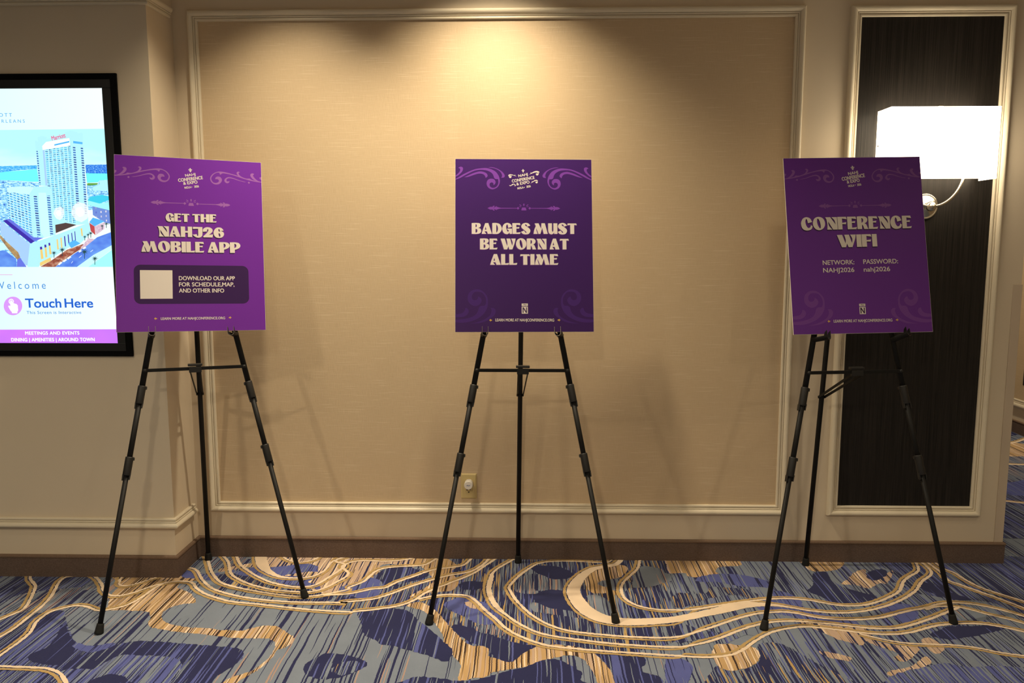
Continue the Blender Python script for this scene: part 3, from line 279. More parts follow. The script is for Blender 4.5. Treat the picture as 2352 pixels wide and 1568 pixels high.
("band",[(-2.2868,1.0617),(-2.1868,1.0621),(-1.69,1.0645),(-1.69,1.0645),(-1.69,1.0058),(-2.1917,1.0025),(-2.2919,1.0018)]),
("magenta",[(-2.2374,1.2882),(-2.1166,1.2882),(-2.1168,1.2864),(-2.2376,1.2864)]),
("icon",[(-2.086,1.1597),(-2.0869,1.1538),(-2.0887,1.1478),(-2.0915,1.1424),(-2.0951,1.1371),(-2.0994,1.1325),(-2.1043,1.1286),(-2.1097,1.1254),(-2.1154,1.1231),(-2.1215,1.1218),(-2.1276,1.1213),(-2.1336,1.1218),(-2.1395,1.1231),(-2.1449,1.1254),(-2.1497,1.1286),(-2.154,1.1325),(-2.1576,1.137),(-2.1604,1.1423),(-2.1623,1.1478),(-2.1632,1.1537),(-2.1632,1.1596),(-2.1622,1.1655),(-2.1603,1.1715),(-2.1576,1.1769),(-2.1539,1.1822),(-2.1496,1.1867),(-2.1447,1.1906),(-2.1394,1.1938),(-2.1337,1.1961),(-2.1275,1.1974),(-2.1215,1.1979),(-2.1155,1.1974),(-2.1096,1.1961),(-2.1043,1.1938),(-2.0995,1.1906),(-2.0952,1.1868),(-2.0916,1.1822),(-2.0888,1.177),(-2.0869,1.1715),(-2.086,1.1656)]),
("white",[(-2.1196,1.1781),(-2.1203,1.1754),(-2.1214,1.1726),(-2.1234,1.1706),(-2.1259,1.1688),(-2.1285,1.1678),(-2.1313,1.1674),(-2.1341,1.1678),(-2.1365,1.1688),(-2.1387,1.1706),(-2.1404,1.1726),(-2.1411,1.1754),(-2.1413,1.1781),(-2.1406,1.1808),(-2.1395,1.1835),(-2.1375,1.1856),(-2.1353,1.1874),(-2.1324,1.1883),(-2.1296,1.1888),(-2.1269,1.1883),(-2.1244,1.1874),(-2.1223,1.1856),(-2.1206,1.1836),(-2.1199,1.1808)]),
("icon",[(-2.1233,1.1781),(-2.1237,1.1763),(-2.1245,1.1745),(-2.1258,1.1731),(-2.1275,1.1719),(-2.1292,1.1713),(-2.131,1.171),(-2.1329,1.1713),(-2.1344,1.1719),(-2.136,1.1731),(-2.137,1.1744),(-2.1375,1.1763),(-2.1376,1.1781),(-2.1373,1.1799),(-2.1364,1.1817),(-2.1351,1.1831),(-2.1334,1.1842),(-2.1318,1.1849),(-2.1299,1.1851),(-2.1281,1.1849),(-2.1265,1.1842),(-2.125,1.1831),(-2.1239,1.1817),(-2.1234,1.1799)]),
("white",[(-2.1355,1.1763),(-2.1341,1.1813),(-2.1301,1.1831),(-2.1263,1.1813),(-2.1254,1.1751),(-2.1249,1.1699),(-2.119,1.1713),(-2.1158,1.1683),(-2.11,1.1683),(-2.1079,1.1654),(-2.1047,1.1626),(-2.1044,1.1421),(-2.108,1.1353),(-2.1091,1.1296),(-2.1304,1.1295),(-2.1312,1.1348),(-2.1364,1.1409),(-2.1444,1.1569),(-2.1422,1.1615),(-2.1372,1.1603),(-2.1352,1.1569)])]}


# ---------------------------------------------------------------- materials
class NT:
    def __init__(s, name):
        s.m = bpy.data.materials.new(name); s.m.use_nodes = True
        s.t = s.m.node_tree; s.b = s.t.nodes['Principled BSDF']
    def n(s, typ, **kw):
        q = s.t.nodes.new(typ)
        for k, v in kw.items(): setattr(q, k, v)
        return q
    def l(s, a, b): s.t.links.new(a, b)
    def math(s, op, a, b=None, c=None):
        q = s.n('ShaderNodeMath', operation=op)
        for i, v in enumerate((a, b, c)):
            if v is None: continue
            if isinstance(v, (int, float)): q.inputs[i].default_value = v
            else: s.l(v, q.inputs[i])
        return q.outputs[0]
    def mix(s, fac, a, b):
        q = s.n('ShaderNodeMix', data_type='RGBA')
        for sock, v in ((q.inputs[0], fac), (q.inputs[6], a), (q.inputs[7], b)):
            if isinstance(v, (int, float)): sock.default_value = v
            elif isinstance(v, tuple): sock.default_value = (*v[:3], 1)
            else: s.l(v, sock)
        return q.outputs[2]
    def xyz(s):
        tc = s.n('ShaderNodeTexCoord'); sp = s.n('ShaderNodeSeparateXYZ'); s.l(tc.outputs['Object'], sp.inputs[0])
        return sp.outputs
    def vec(s, x, y, z):
        q = s.n('ShaderNodeCombineXYZ')
        for i, v in enumerate((x, y, z)):
            if isinstance(v, (int, float)): q.inputs[i].default_value = v
            else: s.l(v, q.inputs[i])
        return q.outputs[0]
    def noise(s, v, scale=1.0, detail=0.0, rough=0.5):
        q = s.n('ShaderNodeTexNoise'); q.inputs['Scale'].default_value = scale; q.inputs['Detail'].default_value = detail
        q.inputs['Roughness'].default_value = rough
        if v is not None: s.l(v, q.inputs['Vector'])
        return q.outputs['Fac']
    def base(s, v):
        if isinstance(v, tuple): s.b.inputs['Base Color'].default_value = (*v[:3], 1)
        else: s.l(v, s.b.inputs['Base Color'])
    def bump(s, h, strength=0.3, dist=0.002):
        q = s.n('ShaderNodeBump'); q.inputs['Strength'].default_value = strength; q.inputs['Distance'].default_value = dist
        s.l(h, q.inputs['Height']); s.l(q.outputs[0], s.b.inputs['Normal'])
    def rough(s, v): s.b.inputs['Roughness'].default_value = v
    def spec(s, v): s.b.inputs['Specular IOR Level'].default_value = v

MATS = {}
def plain(name, col, rough=0.6, metal=0.0, spec=0.5, var=0.0, scale=30.0):
    if name in MATS: return MATS[name]
    m = NT(name)
    if var:
        o = m.xyz(); v = m.vec(o[0], o[1], o[2])
        nz = m.noise(v, scale, 3)
        dk = tuple(c * (1 - var) for c in col); lt = tuple(min(1, c * (1 + var)) for c in col)
        m.base(m.mix(nz, dk, lt))
    else: m.base(col)
    m.rough(rough); m.spec(spec); m.b.inputs['Metallic'].default_value = metal
    MATS[name] = m.m
    return m.m
def emit(name, col, strength):
    if name in MATS: return MATS[name]
    m = NT(name); m.base((0.02, 0.02, 0.02)); m.b.inputs['Emission Color'].default_value = (*col, 1); m.b.inputs['Emission Strength'].default_value = strength
    m.rough(0.5)
    MATS[name] = m.m
    return m.m

C_NAVY = (0.022, 0.025, 0.088); C_SLATE = (0.205, 0.242, 0.305); C_PERI = (0.098, 0.116, 0.34); C_TAN = (0.55, 0.355, 0.165)
C_BEIGE = (0.56, 0.40, 0.29); C_CREAM = (0.86, 0.68, 0.49); C_GOLD = (0.50, 0.335, 0.135); C_DARK = (0.05, 0.028, 0.022); C_ROSE = (0.42, 0.285, 0.235)
def carpet(name, base, streaks, wob=0.0035):
    """tufted carpet: warp streaks run along world Y; each streak colour is a thresholded stretched noise"""
    m = NT('carpet_' + name)
    o = m.xyz()
    jag = m.noise(m.vec(m.math('MULTIPLY', o[0], 9.0), m.math('MULTIPLY', o[1], 150.0), 0.0), 1.0, 1.0)
    xj = m.math('ADD', o[0], m.math('MULTIPLY', m.math('SUBTRACT', jag, 0.5), wob))
    slow = m.noise(m.vec(m.math('MULTIPLY', o[0], 1.5), m.math('MULTIPLY', o[1], 7.0), 3.0), 1.0, 1.0)
    xj = m.math('ADD', xj, m.math('MULTIPLY', m.math('SUBTRACT', slow, 0.5), 0.010))
    col = base
    for i, (c, th, fx, fy) in enumerate(streaks):
        nz = m.noise(m.vec(m.math('MULTIPLY', xj, fx * 1.75), m.math('MULTIPLY', o[1], fy * 0.75), 7.3 * i + len(name) * 1.7), 1.0, 0.0)
        mask = m.math('GREATER_THAN', nz, th)
        col = m.mix(mask, col, c)
    shade = m.noise(m.vec(o[0], o[1], 0.0), 9.0, 3.0)
    fine = m.noise(m.vec(o[0], o[1], 0.0), 600.0, 1.0)
    k = m.math('ADD', 0.72, m.math('ADD', m.math('MULTIPLY', shade, 0.30), m.math('MULTIPLY', fine, 0.26)))
    vm = m.n('ShaderNodeVectorMath', operation='SCALE')
    if isinstance(col, tuple): vm.inputs[0].default_value = col
    else: m.l(col, vm.inputs[0])
    m.l(k, vm.inputs['Scale'])
    m.base(vm.outputs[0]); m.rough(1.0); m.spec(0.05)
    m.b.inputs['Sheen Weight'].default_value = 0.1
    m.bump(fine, 0.5, 0.003)
    return m.m
CARP = {
 'slate': carpet('slate', C_SLATE, [(C_NAVY, 0.635, 80, 1.6), (C_ROSE, 0.765, 60, 2.0)]),
 'slate_mid': carpet('slate_mid', C_SLATE, [(C_PERI, 0.66, 90, 4.0), (C_NAVY, 0.60, 110, 2.6)]),
 'slate_dense': carpet('slate_dense', C_SLATE, [(C_ROSE, 0.66, 85, 4.0), (C_NAVY, 0.55, 120, 4.0)]),
 'navy_solid': carpet('navy_solid', C_NAVY, [(C_PERI, 0.72, 70, 3.0)]),
 'navy_peri': carpet('navy_peri', C_NAVY, [(C_PERI, 0.64, 75, 2.0), (C_SLATE, 0.70, 90, 3.5)]),
 'navy_mix': carpet('navy_mix', C_NAVY, [(C_PERI, 0.56, 90, 2.5), (C_SLATE, 0.585, 100, 3.0)]),
 'navy_slate': carpet('navy_slate', C_NAVY, [(C_SLATE, 0.60, 105, 6.0), (C_GOLD, 0.69, 95, 6.0)]),
 'navy_gold': carpet('navy_gold', C_NAVY, [(C_SLATE, 0.57, 115, 5.0), (C_GOLD, 0.665, 95, 7.0), (C_PERI, 0.68, 80, 4.0)]),
 'slate_navy': carpet('slate_navy', C_SLATE, [(C_NAVY, 0.50, 130, 4.0), (C_ROSE, 0.67, 95, 7.0)]),
 'peri': carpet('peri', C_PERI, [(C_NAVY, 0.67, 85, 3.0), (C_SLATE, 0.69, 80, 3.0)]),
 'peri_mix': carpet('peri_mix', C_PERI, [(C_SLATE, 0.53, 85, 2.5), (C_NAVY, 0.61, 90, 3.0)]),
 'tan': carpet('tan', C_TAN, [(C_BEIGE, 0.55, 80, 2.5), (C_CREAM, 0.66, 90, 2.5), (C_DARK, 0.615, 125, 2.2)]),
 'beige': carpet('beige', C_BEIGE, [(C_CREAM, 0.66, 80, 3.0), (C_NAVY, 0.62, 95, 3.0), (C_GOLD, 0.69, 90, 4.0)]),
 'cream': carpet('cream', C_CREAM, []),
 'gold': carpet('gold', C_GOLD, []),
}
M_PAINT = None
def paint(name, col, rough=0.55):
    m = NT(name); o = m.xyz(); v = m.vec(o[0], o[1], o[2])
    nz = m.noise(v, 2.2, 4.0); fine = m.noise(v, 260.0, 2.0)
    m.base(m.mix(nz, tuple(c * 0.95 for c in col), tuple(min(1, c * 1.04) for c in col)))
    m.rough(rough); m.spec(0.35); m.bump(fine, 0.12, 0.0015)
    return m.m
M_WALL = paint('wall_paint', (0.69, 0.585, 0.44), 0.6)
M_TRIM = paint('trim_paint', (0.74, 0.655, 0.50), 0.38)
def wallpaper():
    """woven grasscloth: short horizontal slubs, fine vertical warp, faint seams"""
    m = NT('grasscloth_wallpaper'); o = m.xyz(); x, z = o[0], o[2]
    slub = m.noise(m.vec(m.math('MULTIPLY', x, 7.0), m.math('MULTIPLY', z, 210.0), 1.0), 1.0, 1.0)
    slub2 = m.noise(m.vec(m.math('MULTIPLY', x, 30.0), m.math('MULTIPLY', z, 420.0), 4.0), 1.0, 2.0)
    warp = m.noise(m.vec(m.math('MULTIPLY', x, 420.0), m.math('MULTIPLY', z, 26.0), 9.0), 1.0, 2.0)
    cr = m.n('ShaderNodeValToRGB'); m.l(slub, cr.inputs[0])
    cr.color_ramp.elements[0].position = 0.60; cr.color_ramp.elements[0].color = (0, 0, 0, 1)
    cr.color_ramp.elements[1].position = 0.76; cr.color_ramp.elements[1].color = (1, 1, 1, 1)
    seam = m.n('ShaderNodeTexWhiteNoise', noise_dimensions='1D'); m.l(m.math('FLOOR', m.math('DIVIDE', m.math('ADD', x, 2.055), 0.87)), seam.inputs['W'])
    c1 = m.mix(slub2, (0.515, 0.378, 0.222), (0.635, 0.488, 0.308))
    c2 = m.mix(m.math('MULTIPLY', warp, 0.75), c1, (0.670, 0.520, 0.345))
    c3 = m.mix(m.math('MULTIPLY', cr.outputs[0], 0.45), c2, (0.80, 0.67, 0.48))
    c4 = m.mix(m.math('MULTIPLY', seam.outputs['Value'], 0.14), c3, (0.52, 0.38, 0.225))
    m.base(c4); m.rough(0.42); m.spec(0.5)
    h = m.math('ADD', m.math('MULTIPLY', slub2, 0.6), warp)
    m.bump(h, 0.35, 0.0012)
    return m.m
M_PAPER = wallpaper()
def darkpanel():
    m = NT('dark_strie_wallpaper'); o = m.xyz(); x, z = o[0], o[2]
    a = m.noise(m.vec(m.math('MULTIPLY', x, 430.0), m.math('MULTIPLY', z, 2.5), 0.0), 1.0, 3.0, 0.7)
    b = m.noise(m.vec(m.math('MULTIPLY', x, 60.0), m.math('MULTIPLY', z, 1.0), 5.0), 1.0, 2.0)
    f = m.math('MULTIPLY_ADD', b, 0.15, m.math('MULTIPLY', a, 0.85))
    cr = m.n('ShaderNodeValToRGB'); m.l(f, cr.inputs[0])
    cr.color_ramp.elements[0].position = 0.36; cr.color_ramp.elements[0].color = (0.0040, 0.0034, 0.0030, 1)
    cr.color_ramp.elements[1].position = 0.68; cr.color_ramp.elements[1].color = (0.030, 0.0245, 0.021, 1)
    m.base(cr.outputs[0]); m.rough(0.5); m.spec(0.25)
    m.bump(a, 0.25, 0.001)
    return m.m
M_DARKP = darkpanel()
def basecarpet():
    m = NT('carpet_base_brown'); o = m.xyz()
    v = m.vec(m.math('ADD', o[0], o[1]), m.math('MULTIPLY', o[2], 2.0), m.math('SUBTRACT', o[0], o[1]))
    nz = m.noise(v, 110.0, 4.0, 0.7); big = m.noise(v, 12.0, 2.0)
    c = m.mix(nz, (0.055, 0.038, 0.032), (0.250, 0.180, 0.148))
    c = m.mix(m.math('MULTIPLY', big, 0.35), c, (0.085, 0.058, 0.046))
    m.base(c); m.rough(0.95); m.spec(0.1); m.bump(nz, 0.6, 0.003)
    return m.m
M_BASE = basecarpet()
M_BIND = plain('base_binding', (0.185, 0.125, 0.088), 0.9, spec=0.1, var=0.25, scale=160)
M_BLACK = plain('easel_black_metal', (0.0085, 0.0078, 0.0072), 0.55, spec=0.22, var=0.15, scale=80)
M_BLKPL = plain('easel_black_plastic', (0.013, 0.012, 0.011), 0.5, spec=0.4)
M_RUBBER = plain('black_rubber', (0.012, 0.012, 0.011), 0.75, spec=0.3, var=0.2, scale=200)
M_STEEL = plain('hook_bright_edge', (0.32, 0.29, 0.25), 0.32, metal=1.0)
M_NICKEL = plain('brushed_nickel', (0.66, 0.60, 0.50), 0.26, metal=1.0)
M_FOAM = plain('foam_core_edge', (0.80, 0.74, 0.64), 0.7)
M_CREAMINK = plain('cream_ink', (0.70, 0.635, 0.575), 0.55, spec=0.2)
M_YELLOW = plain('gold_ink', (0.72, 0.44, 0.06), 0.55)

# ---------------------------------------------------------------- mesh helpers
def mesh_obj(name, verts, faces, mats, parent=None, fmat=None, smooth=False):
    me = bpy.data.meshes.new(name)
    me.from_pydata([tuple(v) for v in verts], [], faces)
    for m in (mats if isinstance(mats, (list, tuple)) else [mats]): me.materials.append(m)
    if fmat: me.polygons.foreach_set('material_index', fmat)
    if smooth: me.polygons.foreach_set('use_smooth', [True] * len(me.polygons))
    me.update()
    o = bpy.data.objects.new(name, me); COL.objects.link(o)
    if parent is not None: o.parent = parent
    return o
class MB:
    """collects shapes into one mesh"""
    def __init__(s): s.v = []; s.f = []; s.mi = []; s.sm = []
    def add(s, v, f, mi=0, sm=False):
        b = len(s.v); s.v += [tuple(p) for p in v]
        s.f += [tuple(i + b for i in q) for q in f]; s.mi += [mi] * len(f); s.sm += [sm] * len(f)
        return s
    def box(s, c, d, mi=0, R=None):
        hx, hy, hz = d[0] / 2, d[1] / 2, d[2] / 2
        P = [Vector((x, y, z)) for x in (-hx, hx) for y in (-hy, hy) for z in (-hz, hz)]
        if R is not None: P = [R @ p for p in P]
        c = Vector(c); P = [p + c for p in P]
        return s.add(P, [(0, 1, 3, 2), (4, 6, 7, 5), (0, 4, 5, 1), (2, 3, 7, 6), (0, 2, 6, 4), (1, 5, 7, 3)], mi)
    def span(s, a, b, mi=0):
        return s.box([(a[i] + b[i]) / 2 for i in range(3)], [abs(b[i] - a[i]) for i in range(3)], mi)
    def bar(s, a, b, wd, th, side, mi=0):
        a = Vector(a); b = Vector(b); z = (b - a).normalized(); x = Vector(side); x = (x - z * x.dot(z)).normalized(); y = z.cross(x)
        R = Matrix((x, y, z)).transposed()
        return s.box((a + b) / 2, (wd, th, (b - a).length), mi, R)
    def rings(s, pts, radii, n=20, mi=0, cap=True):
        """tube through pts with a radius at each"""
        pts = [Vector(p) for p in pts]; V = []; F = []
        t0 = (pts[1] - pts[0]).normalized()
        x = t0.orthogonal().normalized()
        for i, p in enumerate(pts):
            a = pts[max(i - 1, 0)]; b = pts[min(i + 1, len(pts) - 1)]
            t = (b - a)
            t = t.normalized() if t.length > 1e-9 else t0
            x = (x - t * x.dot(t)).normalized(); y = t.cross(x)
            for k in range(n):
                an = 2 * PI * k / n
                V.append(p + (x * math.cos(an) + y * math.sin(an)) * radii[i])
        for i in range(len(pts) - 1):
            for k in range(n):
                F.append((i * n + k, i * n + (k + 1) % n, (i + 1) * n + (k + 1) % n, (i + 1) * n + k))
        s.add(V, F, mi, True)
        if cap:
            b = len(s.v) - len(V)
            s.f.append(tuple(b + k for k in reversed(range(n)))); s.f.append(tuple(b + (len(pts) - 1) * n + k for k in range(n)))
            s.mi += [mi, mi]; s.sm += [False, False]
        return s
    def cyl(s, a, b, r0, r1=None, n=20, mi=0):
        return s.rings([a, b], [r0, r0 if r1 is None else r1], n, mi)
    def lathe(s, base, axis, prof, n=28, mi=0):
        base = Vector(base); axis = Vector(axis).normalized()
        pts = [base + axis * h for r, h in prof]; x = axis.orthogonal().normalized(); y = axis.cross(x)
        V = [p + (x * math.cos(2 * PI * k / n) + y * math.sin(2 * PI * k / n)) * max(r, 1e-5) for p, (r, h) in zip(pts, prof) for k in range(n)]
        F = [(i * n + k, i * n + (k + 1) % n, (i + 1) * n + (k + 1) % n, (i + 1) * n + k) for i in range(len(prof) - 1) for k in range(n)]
        s.add(V, F, mi, True)
        b = len(s.v) - len(V)
        s.f.append(tuple(b + k for k in reversed(range(n)))); s.f.append(tuple(b + (len(prof) - 1) * n + k for k in range(n)))
        s.mi += [mi, mi]; s.sm += [False, False]
        return s
    def build(s, name, mats, parent=None, bevel=0):
        o = mesh_obj(name, s.v, s.f, mats, parent, s.mi)
        o.data.polygons.foreach_set('use_smooth', s.sm)
        bm = bmesh.new(); bm.from_mesh(o.data); bmesh.ops.recalc_face_normals(bm, faces=bm.faces); bm.to_mesh(o.data); bm.free()
        if bevel:
            md = o.modifiers.new('bevel', 'BEVEL'); md.width = bevel; md.segments = 2; md.limit_method = 'ANGLE'; md.angle_limit = math.radians(50)
        return o
def empty(name, loc=(0, 0, 0), label=None, cat=None, group=None, M=None):
    o = bpy.data.objects.new(name, None); COL.objects.link(o); o.empty_display_size = 0.1
    if M is not None: o.matrix_world = M
    else: o.location = loc
    if label: o['label'] = label
    if cat: o['category'] = cat
    if group: o['group'] = group
    return o
def struct(o): o['kind'] = 'structure'; return o
def catmull(p, closed, step):
    out = []; n = len(p)
    for i in range(n if closed else n - 1):
        if closed: a, b, c, d = p[(i - 1) % n], p[i], p[(i + 1) % n], p[(i + 2) % n]
        else: a, b, c, d = p[max(i - 1, 0)], p[i], p[i + 1], p[min(i + 2, n - 1)]
        L = math.hypot(c[0] - b[0], c[1] - b[1]); k = max(1, min(60, int(math.ceil(L / step))))
        for j in range(k):
            t = j / k; t2 = t * t; t3 = t2 * t
            out.append(tuple(0.5 * (2 * b[q] + (c[q] - a[q]) * t + (2 * a[q] - 5 * b[q] + 4 * c[q] - d[q]) * t2 + (3 * b[q] - a[q] - 3 * c[q] + d[q]) * t3) for q in range(len(b))))
    if not closed: out.append(tuple(p[-1]))
    return out
def contour(pts, step):
    """closed outline; points flagged 1 are corners, runs between corners are splined"""
    cs = [i for i, p in enumerate(pts) if p[2]]
    if not cs: return catmull([p[:2] for p in pts], True, step)
    q = pts[cs[0]:] + pts[:cs[0]] + [pts[cs[0]]]
    out = []; run = [q[0]]
    for p in q[1:]:
        run.append(p)
        if p[2]:
            r = [a[:2] for a in run]
            out += (r[:-1] if len(r) == 2 else catmull(r, False, step)[:-1]); run = [p]
    return out
def tess(contours):
    loops = [[Vector((x, y, 0)) for x, y in c] for c in contours]
    v = [(p.x, p.y) for l in loops for p in l]
    return v, [tuple(t) for t in tessellate_polygon(loops)]
def flat(mb, contours, to3, mi=0):
    v, f = tess(contours); mb.add([to3(a, b) for a, b in v], f, mi)
def parse(s):
    return [(float(t.rstrip('*').split(',')[0]), float(t.rstrip('*').split(',')[1]), 1 if t.endswith('*') else 0) for t in s.split()]

# built-in font text as flat triangles, normalised to cap height 1
_tc = {}
def text_geo(txt, weight=0.0, spacing=1.0, shear=0.0):
    key = (txt, weight, spacing, shear)
    if key in _tc: return _tc[key]
    def ev(t):
        cu = bpy.data.curves.new('t', 'FONT'); cu.body = t; cu.size = 1.0; cu.offset = 0.021 * weight; cu.space_character = spacing; cu.shear = shear
        cu.resolution_u = 4
        o = bpy.data.objects.new('t', cu); COL.objects.link(o)
        bpy.context.view_layer.update()
        dg = bpy.context.evaluated_depsgraph_get()
        me = bpy.data.meshes.new_from_object(o.evaluated_get(dg))
        v = [(p.co.x, p.co.y) for p in me.vertices]; f = [tuple(p.vertices) for p in me.polygons]
        bpy.data.objects.remove(o); bpy.data.curves.remove(cu); bpy.data.meshes.remove(me)
        return v, f
    hv, _ = ev('H'); y0 = min(p[1] for p in hv); cap = max(p[1] for p in hv) - y0
    v, f = ev(txt)
    x0 = min(p[0] for p in v); x1 = max(p[0] for p in v)
    r = ([((a - x0) / cap, (b - y0) / cap) for a, b in v], f, (x1 - x0) / cap)
    _tc[key] = r
    return r
def put_text(mb, geo, p0, p1, cap, to3, mi=0, dx=0.0, dy=0.0, bold=0.0, layer=None):
    v, f, wd = geo
    if bold:      # heavier weight: the same line struck again a hair to each side, each on its own thin layer
        e = 0.022 * bold * cap
        for k, (a, b) in enumerate(((e, 0), (-e, 0), (e * .7, e * .7), (-e * .7, e * .7), (e * .7, -e * .7), (-e * .7, -e * .7))): put_text(mb, geo, p0, p1, cap, layer(k + 1), mi, dx + a, dy + b)
    ux, uy = p1[0] - p0[0], p1[1] - p0[1]
    L = math.hypot(ux, uy); cx, cy = ux / L, uy / L; s = L / wd
    mb.add([to3(p0[0] + dx + a * s * cx - b * cap * cy, p0[1] + dy + a * s * cy + b * cap * cx) for a, b in v], f, mi)

# ---------------------------------------------------------------- room shell
CEIL = 2.75; WX = 2.082; LX = -1.512; LY = -0.232; FX = 3.615
o = MB().span((LX - 0.1, 0, 0), (WX, 5.0, CEIL)).build('wall_back', M_WALL); struct(o); wall_back = o
o = MB().span((-6.0, LY, 0), (LX, 0.2, CEIL)).build('wall_left', M_WALL); struct(o)
o = MB().span((FX, -6.6, 0), (FX + 0.1, 5.2, CEIL)).build('wall_right', M_WALL); struct(o); wall_right = o
o = MB().span((WX - 0.3, 5.0, 0), (FX + 0.1, 5.1, CEIL)).build('wall_far', M_WALL); struct(o)
o = MB().span((-6.1, -6.6, 0), (FX + 0.1, -6.5, CEIL)).build('wall_front', M_WALL); struct(o)
o = MB().span((-6.1, -6.6, 0), (-6.0, 0.2, CEIL)).build('wall_side', M_WALL); struct(o)
o = MB().span((-6.1, -6.6, CEIL), (FX + 0.1, 5.2, CEIL + 0.1)).build('ceiling', paint('ceiling_paint', (0.72, 0.66, 0.56), 0.8)); struct(o)

def quad_panel(name, x0, z0, x1, z1, y, mat, parent):
    return MB().span((x0, y, z0), (x1, y + 0.003, z1)).build(name, mat, parent)
PX0, PX1, PZ0, PZ1 = -1.402, 1.079, 0.260, 2.334
DX0, DX1, DZ0, DZ1 = 1.350, 1.929, 0.260, 2.331
quad_panel('wallpaper_panel', PX0 - 0.006, PZ0 - 0.006, PX1 + 0.006, PZ1 + 0.006, -0.002, M_PAPER, wall_back)
quad_panel('dark_wallpaper_panel', DX0 - 0.006, DZ0 - 0.006, DX1 + 0.006, DZ1 + 0.006, -0.002, M_DARKP, wall_back)
MB().span((FX - 0.002, -3.0, 0.26), (FX + 0.002, 4.9, 2.334)).build('wallpaper_panel', M_PAPER, wall_right)
MB().span((FX - 0.004, 0.9, 0.37), (FX - 0.001, 2.423, 2.2)).build('dark_wallpaper_panel', M_DARKP, wall_right)

# panel moulding profile: a = distance outward from the panel edge, b = height off the wall
PROF = [(0, 0), (0, 0.009), (0.002, 0.0125), (0.006, 0.0135), (0.0095, 0.0125), (0.0105, 0.009), (0.0125, 0.009), (0.0135, 0.0135), (0.0165, 0.0150), (0.0175, 0.0115),
        (0.0190, 0.0115), (0.0200, 0.0160), (0.0240, 0.0205), (0.0290, 0.0235), (0.0340, 0.0240), (0.0385, 0.0220), (0.0420, 0.0170), (0.0440, 0.0100), (0.0445, 0.0)]
def sweep(name, rows, closed, mat):
    """rows: one list of points per profile point"""
    V = [p for r in rows for p in r]; n = len(rows[0]); F = []
    for i in range(len(rows) - 1):
        for k in range(n if closed else n - 1):
            F.append((i * n + k, i * n + (k + 1) % n, (i + 1) * n + (k + 1) % n, (i + 1) * n + k))
    if not closed:
        F.append(tuple(i * n for i in range(len(rows)))); F.append(tuple(i * n + n - 1 for i in reversed(range(len(rows)))))
    o = mesh_obj(name, V, F, mat)
    bm = bmesh.new(); bm.from_mesh(o.data); bmesh.ops.recalc_face_normals(bm, faces=bm.faces); bm.to_mesh(o.data); bm.free()
    return struct(o)
def frame(name, x0, z0, x1, z1):
    sweep(name, [[(x0 - a, -b, z0 - a), (x1 + a, -b, z0 - a), (x1 + a, -b, z1 + a), (x0 - a, -b, z1 + a)] for a, b in PROF], True, M_TRIM)
frame('trim_1', PX0, PZ0, PX1, PZ1)
frame('trim_2', DX0, DZ0, DX1, DZ1)
sweep('trim_3', [[(-5.99, LY - b, 0.262 - a), (LX + b, LY - b, 0.262 - a), (LX + b, -0.045, 0.262 - a)] for a, b in PROF], False, M_TRIM)
sweep('trim_4', [[(-5.99, LY - b, 2.338 + a), (LX + b, LY - b, 2.338 + a), (LX + b, -0.045, 2.338 + a)] for a, b in PROF], False, M_TRIM)
sweep('trim_5', [[(FX - b, -3.0, 0.257 - a * 1.4), (FX - b, 4.95, 0.257 - a * 1.4)] for a, b in PROF], False, M_TRIM)
# carpet base with a bound top edge
BPROF = [(0.0, 0.0), (0.010, 0.0), (0.0105, 0.082), (0.0085, 0.0840), (0.0125, 0.0850), (0.0135, 0.0905), (0.0115, 0.0950), (0.0060, 0.0970), (0.0, 0.0970)]
def baseboard(name, path):
    """path rows of (x, y, nx, ny): point and the outward mitre direction"""
    o = sweep(name, [[(x + nx * b, y + ny * b, z) for x, y, nx, ny in path] for b, z in BPROF], False, M_BASE)
    o.data.materials.append(M_BIND)
    n = len(path) - 1
    for i, p in enumerate(o.data.polygons):
        if i < (len(BPROF) - 1) * n and i // n >= 3: p.material_index = 1
    return o
baseboard('baseboard_left', [(-5.99, LY, 0, -1), (LX, LY, 1, -1), (LX, -0.0001, 1, -1)])
baseboard('baseboard_back', [(LX, 0, 1, -1), (WX, 0, 1, -1), (WX, 4.99, 1, 0)])
baseboard('baseboard_right', [(FX, -6.4, -1, 0), (FX, 4.99, -1, 0)])
# clear corner guard strip on the wall end
cg = MB().span((2.047, -0.0035, 0.097), (WX + 0.0035, 0.0, 1.236)).span((WX, 0.0, 0.097), (WX + 0.0035, 0.035, 1.236))
o = cg.build('corner_guard', plain('corner_guard_vinyl', (0.58, 0.475, 0.36), 0.45), bevel=0.001)
struct(o); o['label'] = 'beige plastic corner guard strip on the end of the wall at right'

